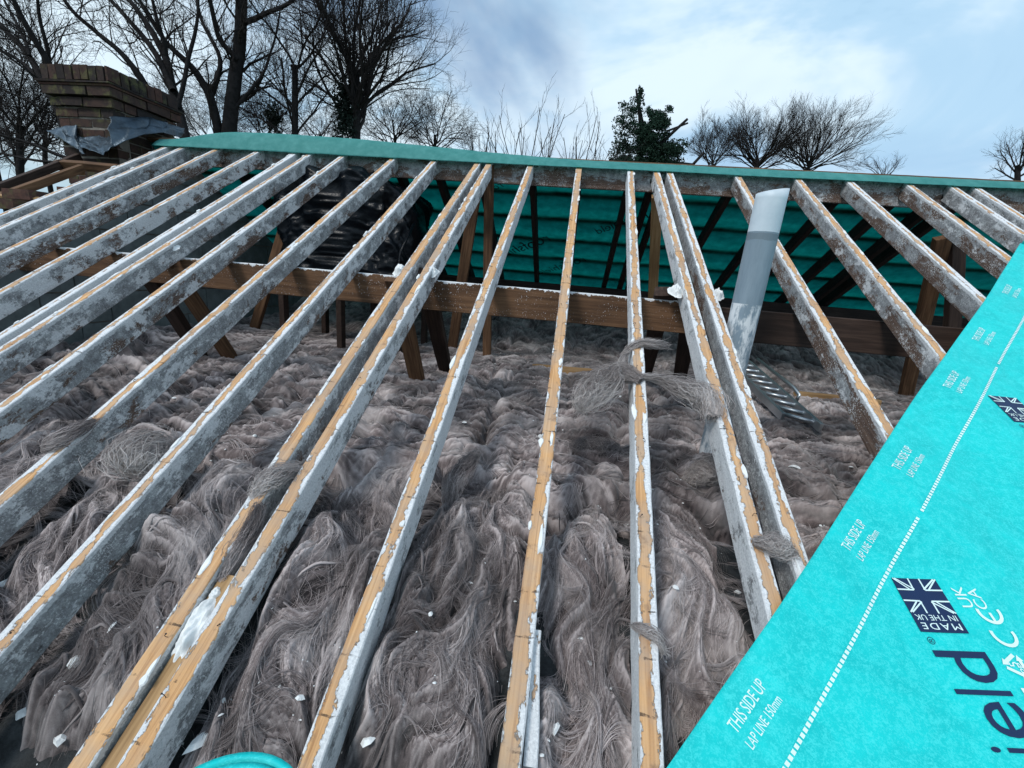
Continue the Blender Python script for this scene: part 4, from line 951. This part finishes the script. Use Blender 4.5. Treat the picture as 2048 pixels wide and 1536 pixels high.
# ------------------------------------------------------------------ chimney
CX0, CX1, CY0, CY1 = -4.50, -3.96, 3.53, 4.08
chim = empty('chimney', ((CX0+CX1)/2, (CY0+CY1)/2, RZ-.5)); tag(chim, 'weathered brick chimney stack with corbelled top and crumpled lead', 'chimney')
cl = np.array(chim.location)
BM = {}
def brick_mesh(dx, dy, dz):
    key = (round(dx, 3), round(dy, 3), round(dz, 3), random.randrange(3))
    if key not in BM:
        m = MB(); m.box((0, 0, 0), (dx, dy, dz), jit=.003); me = bpy.data.meshes.new('brick'); me.from_pydata(m.v, [], m.f); me.materials.append(M['brick']); BM[key] = me
    return BM[key]
def course(z, h, ov, bl, off=0.0, depth=.10, name='brick'):
    x0, x1, y0, y1 = CX0-ov, CX1+ov, CY0-ov, CY1+ov
    def run(a, b, fixed, axis, inward):
        L = b-a; n = max(1, round(L/bl)); cuts = [a]
        if off: cuts.append(a+bl*off)
        while cuts[-1]+bl*1.35 < b: cuts.append(cuts[-1]+bl)
        cuts.append(b)
        for p0, p1 in zip(cuts[:-1], cuts[1:]):
            ln = p1-p0-.009; c = (p0+p1)/2
            pos = (c, fixed+inward*depth/2, z) if axis == 0 else (fixed+inward*depth/2, c, z)
            dims = (ln, depth, h) if axis == 0 else (depth, ln, h)
            o = link(name, brick_mesh(*dims), None, chim); o.location = tuple(np.array(pos)-cl+np.random.default_rng(int(c*9999+z*777) & 0xffff).normal(0, .002, 3))
    run(x0, x1, y0, 0, 1); run(x0, x1, y1, 0, -1); run(y0+depth+.009, y1-depth-.009, x1, 1, -1); run(y0+depth+.009, y1-depth-.009, x0, 1, 1)
top = at_x(205, 124, CX1+.02)[2]-.02
z = top-.055
course(z, .105, .045, .075); z -= .052+.012
for k in range(2):
    m = MB(); ov = .075-.012*k; m.box(np.array([(CX0+CX1)/2, (CY0+CY1)/2, z-.007])-cl, (CX1-CX0+2*ov, CY1-CY0+2*ov, .013), jit=.003); m.build('creasing_tile', M['brick'], chim); z -= .017
z -= .034
for k, ov in enumerate((.055, .028, .006, .0, .0, .0, .0, .0, .0, .0)):
    course(z, .064, ov, .215, off=.5 if k % 2 else 0); z -= .0755
m = MB(); m.box(np.array([(CX0+CX1)/2, (CY0+CY1)/2, (top+z)/2-.02])-cl, (CX1-CX0-.010, CY1-CY0-.010, top-z-.02)); m.build('mortar_core', M['mortar'], chim)
def sheet(name, pts, mat, parent, org, thick=.003, sub=14, crumple=.026, seed=0):
    P_ = np.array(pts, float); h, w = P_.shape[:2]
    a = np.linspace(0, h-1, sub); b = np.linspace(0, w-1, sub*2); A, B = np.meshgrid(a, b, indexing='ij')
    i = np.clip(A.astype(int), 0, h-2); j = np.clip(B.astype(int), 0, w-2); fi = (A-i)[..., None]; fj = (B-j)[..., None]
    fi = fi*fi*(3-2*fi); fj = fj*fj*(3-2*fj)
    V = (P_[i, j]*(1-fi)+P_[i+1, j]*fi)*(1-fj)+(P_[i, j+1]*(1-fi)+P_[i+1, j+1]*fi)*fj
    V = V+crumple*np.stack([ridged(A*1.1+s_*9, B*1.1, 2, seed+s_)-.5 for s_ in range(3)], -1)*np.array([1, 1.5, 1.5])
    idx = np.arange(V.shape[0]*V.shape[1]).reshape(V.shape[:2])
    o = link(name, np_mesh(name, (V-np.array(org)).reshape(-1, 3), np.stack([idx[:-1, :-1], idx[:-1, 1:], idx[1:, 1:], idx[1:, :-1]], -1).reshape(-1, 4)), mat, parent)
    o.modifiers.new('thick', 'SOLIDIFY').thickness = thick; return o
def fr_(u_, v_, dy=0.0): return at_y(u_, v_, CY0-.02-dy)
def sd_(u_, v_, dx=0.0): return at_x(u_, v_, CX1+.02+dx)
sheet('lead_flashing', [[sd_(222, 238), sd_(262, 232, .01), sd_(300, 236, .02), sd_(332, 244, .05), sd_(366, 256, .06)], [sd_(218, 262, .03), sd_(255, 258, .06), sd_(295, 254, .07), sd_(330, 254, .09), sd_(368, 266, .08)], [sd_(222, 296, .05), sd_(250, 282, .12), sd_(290, 270, .13), sd_(325, 266, .12), sd_(360, 276, .08)]], M['lead'], chim, cl, seed=1)
sheet('lead_flashing', [[fr_(150, 272), fr_(170, 274), fr_(195, 274), fr_(216, 272)], [fr_(152, 284, .05), fr_(175, 290, .08), fr_(200, 292, .09), fr_(222, 284, .05)], [fr_(160, 292, .12), fr_(185, 306, .18), fr_(208, 311, .20), fr_(226, 292, .12)]], M['lead'], chim, cl, seed=2)
sheet('lead_flashing', [[fr_(92, 262, -.05), fr_(120, 256), fr_(150, 252), fr_(152, 270)], [fr_(100, 268, .0), fr_(125, 268, .04), fr_(145, 272, .06), fr_(155, 285, .06)], [fr_(112, 276, .02), fr_(135, 286, .08), fr_(155, 300, .12), fr_(172, 308, .12)]], M['lead'], chim, cl, seed=3)

# brick verge wall and trimmed timbers beside the chimney
verge = empty('verge_wall', (-3.80, 3.0, 0)); tag(verge, 'ragged brick verge wall below the chimney beside the outermost rafter', 'wall')
vl = np.array(verge.location)
r = np.random.default_rng(3)
m = MB(); poly = [(1.0, rz(1.0, -.12)), (3.5, rz(3.5, -.12)), (3.5, -2.0), (1.0, -2.0)]; n = 4
m.add([(x_-vl[0], a-vl[1], b-vl[2]) for x_ in (-3.76, -3.98) for a, b in poly], [(0, 1, 2, 3), (7, 6, 5, 4), (0, 4, 5, 1), (1, 5, 6, 2), (2, 6, 7, 3), (3, 7, 4, 0)]); m.build('mortar_core', M['mortar'], verge)
for row in range(-14, 12):
    for k in range(13):
        y0 = 1.0+k*.225+(.11 if row % 2 else 0); z0 = row*.0755
        if z0+.06 > rz(y0+.05, .02)+r.normal(0, .015) or z0 < rz(y0+.1, -.55) or y0 > 3.4: continue
        o = link('brick', brick_mesh(.225, .215, .065), None, verge); o.location = (-3.87-vl[0]+r.normal(0, .004), y0+.11-vl[1], z0+.033-vl[2]); o.rotation_euler = (0, 0, r.normal(0, .02))
def nb(u0, v0, u1, v1): return roof_xs(u0, v0)+roof_xs(u1, v1)
x0, s0, x1, s1 = nb(0, 371, 154, 307)
beam('trimmed_rafter', roof_pt(x0-.05, s0-.4), roof_pt(x1, s1), .047, .055, M['darkwood'], 'old brown rafter of the neighbouring slope farthest from the ridge strip', 'rafter', 'neighbouring rafters beyond the chimney', hint=tuple(NRM), seed=1)
x0, s0, x1, s1 = nb(0, 384, 161, 329)
beam('trimmed_rafter', roof_pt(x0-.03, s0-.4), roof_pt(x1, s1), .047, .055, M['strut'], 'brown rafter of the neighbouring slope ending at the trimmer', 'rafter', 'neighbouring rafters beyond the chimney', hint=tuple(NRM), seed=2)
a, b = at_roof(112, 320, .0), at_roof(232, 330, .0)
beam('trimmer', a, b, .05, .10, M['strut'], 'short brown trimmer timber at the foot of the chimney', 'trimmer', hint=tuple(NRM), seed=3)
a, b = at_roof(-20, 386, .0), at_roof(74, 396, .0)
beam('batten_offcut', a, b, .03, .06, M['newwood'], 'pale batten end lying across the neighbouring rafters by the brick verge', 'batten', hint=tuple(NRM), seed=4)

# ------------------------------------------------------------------ trees
CSN = {n: (np.cos(np.arange(n)*2*np.pi/n)[None, :, None], np.sin(np.arange(n)*2*np.pi/n)[None, :, None]) for n in (3, 4, 6, 8)}
_Q = {}
def quads(m, n):
    if (m, n) not in _Q:
        k = np.arange(m-1)[:, None]*n; j = np.arange(n)[None]; j2 = (j+1) % n
        _Q[m, n] = np.stack([k+j, k+j2, k+n+j2, k+n+j], -1).reshape(-1, 4)
    return _Q[m, n]
class TreeB:
    def __init__(s, seed): s.r = np.random.default_rng(seed); s.st = {0: [[], [], 0], 1: [[], [], 0]}
    def limb(s, pts, r0, r1, lvl):
        pts = np.array(pts, float); m = len(pts); rad = np.linspace(r0, r1, m); n = (8, 6, 4, 3, 3, 3)[min(lvl, 5)]
        t = np.empty_like(pts); t[1:-1] = pts[2:]-pts[:-2]; t[0] = pts[1]-pts[0]; t[-1] = pts[-1]-pts[-2]
        t /= np.sqrt((t*t).sum(1))[:, None]+1e-9
        up = np.array([.1, 0, 1.]) if abs(t[0][2]) < .9 else np.array([1., .1, 0])
        a = np.stack([t[:, 1]*up[2]-t[:, 2]*up[1], t[:, 2]*up[0]-t[:, 0]*up[2], t[:, 0]*up[1]-t[:, 1]*up[0]], 1); a /= np.sqrt((a*a).sum(1))[:, None]+1e-9
        b = np.stack([t[:, 1]*a[:, 2]-t[:, 2]*a[:, 1], t[:, 2]*a[:, 0]-t[:, 0]*a[:, 2], t[:, 0]*a[:, 1]-t[:, 1]*a[:, 0]], 1)
        cs, sn = CSN[n]
        V = pts[:, None]+rad[:, None, None]*(cs*a[:, None]+sn*b[:, None])
        S_ = s.st[0 if lvl < 1 else 1]; S_[0].append(V.reshape(-1, 3)); S_[1].append(quads(m, n)+S_[2]); S_[2] += m*n
    def grow(s, p, d, L, r0, lvl, maxl, kids, spread=.7, up=.15, wob=.16, shrink=.62):
        n = max(4, int(7-lvl)); q = np.array(p, float); d = np.array(d, float); d /= np.linalg.norm(d); pts = [q.copy()]; ds = []
        for i in range(n):
            d = d+s.r.normal(0, wob, 3)+np.array([0, 0, up*.35]); d /= np.linalg.norm(d); q = q+d*L/n; pts.append(q.copy()); ds.append(d.copy())
        s.limb(pts, r0, r0*(.45 if lvl < maxl else .4), lvl)
        if lvl >= maxl: return
        nk = kids[min(lvl, len(kids)-1)]
        s.children(pts, L, r0, lvl, maxl, kids, nk, spread, up, wob, shrink)
    def children(s, pts, L, r0, lvl, maxl, kids, nk, spread, up, wob, shrink, tmin=.2):
        pts = np.array(pts); m = len(pts)-1
        for c in range(nk):
            f = tmin+(1-tmin)*(c+s.r.uniform(0, 1))/nk; k = min(int(f*m), m-1); g_ = f*m-k
            p = pts[k]*(1-g_)+pts[k+1]*g_; d0 = pts[k+1]-pts[k]; d0 = d0/(np.linalg.norm(d0)+1e-9)
            t_ = s.r.normal(0, 1, 3); t_ -= t_@d0*d0; t_ /= np.linalg.norm(t_)+1e-9
            sa = spread*s.r.uniform(.6, 1.35); dd = d0*math.cos(sa)+t_*math.sin(sa)+np.array([0, 0, up])
            rr_ = max(r0*(1-.5*f)*.48, .0035)
            s.grow(p, dd, L*shrink*s.r.uniform(.65, 1.2)*(1.05-.35*f), rr_, lvl+1, maxl, kids, spread, up, wob, shrink)
    def finish(s, label, base, group=None, cat='tree', name='bare_tree', extra=None):
        root = empty(name, tuple(base)); tag(root, label, cat, group); b = np.array(base)
        for nm, k, mt in (('trunk', 0, M['bark']), ('crown', 1, M['twig'])):
            if s.st[k][0]: link(nm, np_mesh(nm, np.vstack(s.st[k][0])-b, np.vstack(s.st[k][1])), mt, root)
        return root
GT = 'bare trees behind the roof'
def traced(label, y, limbs, seed, base_uv, twig=(7, 5, 4), r_scale=.62, Ltw=1.5, maxl=4, up=.1):
    """limbs follow the photo in outline; depth wanders about Y; the trunk goes on down to the ground"""
    T = TreeB(seed); bx = at_y(base_uv[0], base_uv[1], y); base = (bx[0], bx[1], GROUND_Z)
    tr = [(bx[0], y, GROUND_Z), (bx[0]+.1, y, GROUND_Z*.6), (bx[0], y, bx[2]-.2), tuple(bx)]
    T.limb(tr, limbs[0][1]*1.1, limbs[0][1]*r_scale, 0)
    for (uv, r0, r1, dy) in limbs:
        n = len(uv); P_ = np.array([at_y(a, b, y+dy*k/(n-1)) for k, (a, b) in enumerate(uv)])
        fine = []
        for k in range(n-1):
            for f in np.linspace(0, 1, 6)[:-1]:
                j = T.r.normal(0, .035*y/10, 3); fine.append(P_[k]*(1-f)+P_[k+1]*f+(j if f > 0 else 0))
        fine.append(P_[-1]); fine = np.array(fine)
        for _ in range(3): fine[1:-1] = (fine[:-2]+2*fine[1:-1]+fine[2:])/4
        T.limb(fine, r0*r_scale, r1*r_scale, 0)
        L = np.linalg.norm(P_[-1]-P_[0])
        T.children(fine, Ltw/.62, r0*.55*r_scale, 1, maxl, twig, int(twig[0]*max(1, L/2.2)), .8, up, .18, .62, tmin=.12)
    return T.finish(label, base, GT)
traced('bare tree at the left edge with limbs spreading behind the chimney', 9.5, [
    ([(150, 330), (112, 205), (60, 112), (0, 48), (-60, 0)], .16, .05, .8), ([(140, 300), (106, 132), (52, 45), (5, -45)], .13, .05, -.8),
    ([(112, 205), (50, 122), (-30, 88)], .10, .04, 1.2), ([(122, 240), (96, 112), (76, 30), (70, -45)], .085, .03, -.4),
    ([(150, 320), (60, 285), (-20, 262)], .07, .03, -.6), ([(150, 330), (70, 320), (-30, 300)], .06, .03, .4), ([(60, 112), (30, 40), (-10, -40)], .06, .03, .4)], 31, (155, 345), Ltw=1.5, twig=(9, 7, 6))
traced('bare tree with long limbs leaning left right behind the chimney', 11, [
    ([(372, 285), (347, 182), (332, 112), (292, 42), (222, -45)], .20, .07, .8), ([(347, 182), (302, 92), (242, 22), (180, -45)], .13, .06, 1.2),
    ([(330, 240), (282, 150), (228, 88), (148, 28), (112, -30)], .14, .05, -.8), ([(332, 112), (318, 50), (300, -30)], .09, .04, -.3), ([(355, 215), (376, 120), (392, 40), (396, -40)], .09, .04, .5)], 32, (375, 300), Ltw=1.6, twig=(8, 6, 6))
traced('tallest dark bare tree with a thick straight trunk', 12, [
    ([(458, 275), (470, 160), (480, 60), (486, -50)], .30, .20, .3), ([(440, 280), (424, 190), (384, 132), (330, 86), (262, -30)], .20, .06, -.8),
    ([(424, 190), (447, 118), (404, 42), (380, -45)], .11, .05, .6), ([(474, 120), (440, 82), (418, 0), (410, -45)], .12, .06, -.6),
    ([(482, 46), (548, 22), (612, -20)], .12, .06, .6), ([(470, 215), (520, 160), (545, 90), (560, 20)], .08, .03, .8)], 33, (450, 290), Ltw=1.8, twig=(7, 6, 6))

def free_tree(label, u_, v_, y, seed, trunk_top_v, n_main, L, r0, kids, maxl, spread, up, group=GT, shrink=.64, wob=.14, name='bare_tree', lean=0.0, elr=(.35, 1.0)):
    T = TreeB(seed); b = at_y(u_, v_, y); top_ = at_y(u_+lean, trunk_top_v, y); base = (b[0], y, GROUND_Z)
    T.limb([base, (b[0]+.1, y, (GROUND_Z+b[2])/2), tuple(b), tuple(top_)], r0*1.3, r0*.8, 0)
    for k in range(n_main):
        a = 2*math.pi*(k+T.r.uniform(-.3, .3))/n_main; el = T.r.uniform(*elr)
        d = np.array([math.cos(a)*math.cos(el), .7*math.sin(a)*math.cos(el), math.sin(el)+.25])
        f = T.r.uniform(0, 1); p_ = np.array(b)*(1-f)+np.array(top_)*f
        T.grow(p_, d, L*T.r.uniform(.75, 1.1), r0*.34, 1, maxl, kids, spread, up, wob, shrink)
    return T, T.finish(label, base, group, name=name)
T, tr = free_tree('broad round bare tree with dense twigs in the middle left', 712, 290, 14, 41, 150, 26, 3.1, .15, (10, 8, 7, 5), 4, .60, .08, wob=.16)
# ivy on its trunk
def leaves(name, cen, ext, n, size, mat, seed, parent, org, shape=None):
    r = np.random.default_rng(seed); V = []; F_ = []
    P_ = r.normal(0, .42, (n, 3))*np.array(ext)+np.array(cen) if shape is None else shape(r, n)
    A = r.normal(0, 1, (n, 3)); A /= np.linalg.norm(A, axis=1)[:, None]; B = np.cross(A, r.normal(0, 1, (n, 3))); B /= np.linalg.norm(B, axis=1)[:, None]
    s_ = r.uniform(.5, 1.2, n)[:, None]*size
    V = np.stack([P_-A*s_, P_+B*s_*.5, P_+A*s_, P_-B*s_*.5], 1).reshape(-1, 3)-np.array(org)
    return link(name, np_mesh(name, V, np.arange(n*4).reshape(n, 4)), mat, parent)
c = at_y(690, 225, 13.8); leaves('ivy', c, (.35, .3, 1.1), 2600, .055, M['ivy'], 3, tr, tr.location)
c = at_y(545, 235, 14.2); leaves('ivy', c, (.35, .3, .5), 900, .055, M['ivy'], 4, tr, tr.location)
free_tree('bare leaning tree between the tallest trunk and the round tree', 590, 300, 13, 42, 130, 12, 2.2, .10, (8, 7, 6), 4, .6, .12)
free_tree('bare twiggy tree filling the low gap left of the chimney', 40, 345, 12, 47, 250, 14, 2.2, .10, (9, 8, 7), 4, .75, .05)
free_tree('round bare tree on the horizon to the right of the evergreen', 1515, 345, 24, 43, 318, 26, 2.15, .10, (8, 7, 6), 4, .46, .10, elr=(.05, .75))
free_tree('second round bare tree leaning right on the horizon', 1610, 352, 25, 44, 322, 26, 2.2, .10, (8, 7, 6), 4, .46, .08, lean=12, elr=(.0, .7))
free_tree('smaller bare tree between the evergreen and the round horizon tree', 1425, 345, 22, 45, 322, 14, 1.5, .07, (8, 7, 6), 4, .45, .14, elr=(.2, .9))
free_tree('small bare tree cut off by the right edge above the membrane', 2035, 365, 26, 46, 330, 10, 1.6, .12, (6, 6, 5), 4, .6, .12)
free_tree('tiny faint bare tree low on the horizon at the right', 1765, 365, 40, 48, 350, 8, 1.6, .09, (6, 5, 4), 4, .55, .15)
for k, (u_, y2, lab) in enumerate(((300, 15, 'low bare thicket between the chimney and the tallest trunk'), (430, 16.5, 'low bare thicket at the foot of the tallest trunk'), (530, 17, 'low bare thicket right of the tallest trunk'), (640, 17.5, 'low bare thicket left of the round tree'), (790, 18, 'low bare thicket under the round tree, ridge side'), (870, 18.5, 'low bare thicket at the outer twigs of the round tree'), (-10, 14, 'low bare thicket at the left edge beyond the neighbouring rafters'), (90, 13.5, 'low bare thicket seen under the lead flashing'))):
    free_tree(lab, u_, 320, y2, 80+k, 270, 14, 1.75, .07, (8, 7, 6), 4, .8, .04, group='bare thickets behind the ridge', elr=(.0, 1.0))
GS = 'bare shoots and bushes just behind the ridge'
for k, (u_, vt, lab) in enumerate(((962, 262, 'low bare bush nearest the round tree behind the ridge'), (1010, 262, 'thin bare bush behind the ridge above the middle rafter pair'), (1062, 205, 'tall bare sapling with long straight shoots behind the ridge'), (1120, 240, 'spreading bare shoots behind the ridge above the upright middle rafter'), (1170, 235, 'bare sapling with crooked shoots left of the evergreen'), (1210, 262, 'bare bush close against the evergreen'))):
    T = TreeB(60+k); y = 10.5+.4*k; b = at_y(u_, 330, y); base = (b[0], y, GROUND_Z)
    tall = at_y(u_, vt, y)[2]-b[2]
    T.limb([base, (b[0], y, b[2]-1.2)], .07, .05, 0)
    for q in range(7):
        d = np.array([T.r.normal(0, .30), T.r.normal(0, .3), 1.0]); T.grow((b[0]+T.r.normal(0, .1), y, b[2]-1.3), d, (tall+1.3)*T.r.uniform(.7, 1.05), .017, 1, 3, (7, 5, 4), .5, .12, .07, .40)
    T.finish(lab, base, GS, cat='bush', name='bare_bush')
# evergreen
y = 18; b = at_y(1292, 330, y); base = (b[0], y, GROUND_Z)
ev = empty('evergreen_tree', base); tag(ev, 'dark evergreen tree with a dense crown and broken side branches above the ridge', 'tree')
T = TreeB(70); topp = at_y(1272, 178, y)
T.limb([base, (b[0], y, -1), tuple(at_y(1285, 260, y)), tuple(topp)], .28, .03, 0)
for (uv, r0) in (([(1300, 310), (1340, 270), (1375, 238)], .07), ([(1310, 300), (1335, 262), (1376, 246)], .05), ([(1330, 325), (1385, 330), (1408, 305)], .08), ([(1290, 320), (1345, 300), (1360, 322)], .06)):
    T.limb([at_y(a, c_, y-.3) for a, c_ in uv], r0, r0*.6, 0)
link('trunk', np_mesh('trunk', np.vstack(T.st[0][0])-np.array(base), np.vstack(T.st[0][1])), M['bark'], ev)
def ev_shape(r, n):
    out = []
    blobs = [(1318, 240, 26, 26), (1300, 268, 40, 24), (1290, 300, 62, 22), (1340, 296, 40, 20), (1240, 305, 22, 40), (1280, 192, 9, 20), (1266, 218, 30, 26), (1250, 255, 28, 26), (1320, 322, 60, 12), (1250, 322, 30, 14)]
    wt = np.array([.15, .18, .20, .11, .05, .02, .035, .035, .1, .05]); ch = r.choice(len(blobs), n, p=wt/wt.sum())
    for k in ch:
        u0, v0, a, c_ = blobs[k]; q = np.clip(r.normal(0, .48, 2), -1, 1); cl_ = r.integers(0, 40)
        rr2 = np.random.default_rng(k*100+cl_).normal(0, .42, 2).clip(-.85, .85); out.append(at_y(u0+a*(rr2[0]+.28*q[0]), v0+c_*(rr2[1]+.28*q[1]), y+r.normal(0, .5)))
    return np.array(out)
leaves('crown', None, None, 26000, .045, M['needles'], 9, ev, base, ev_shape)
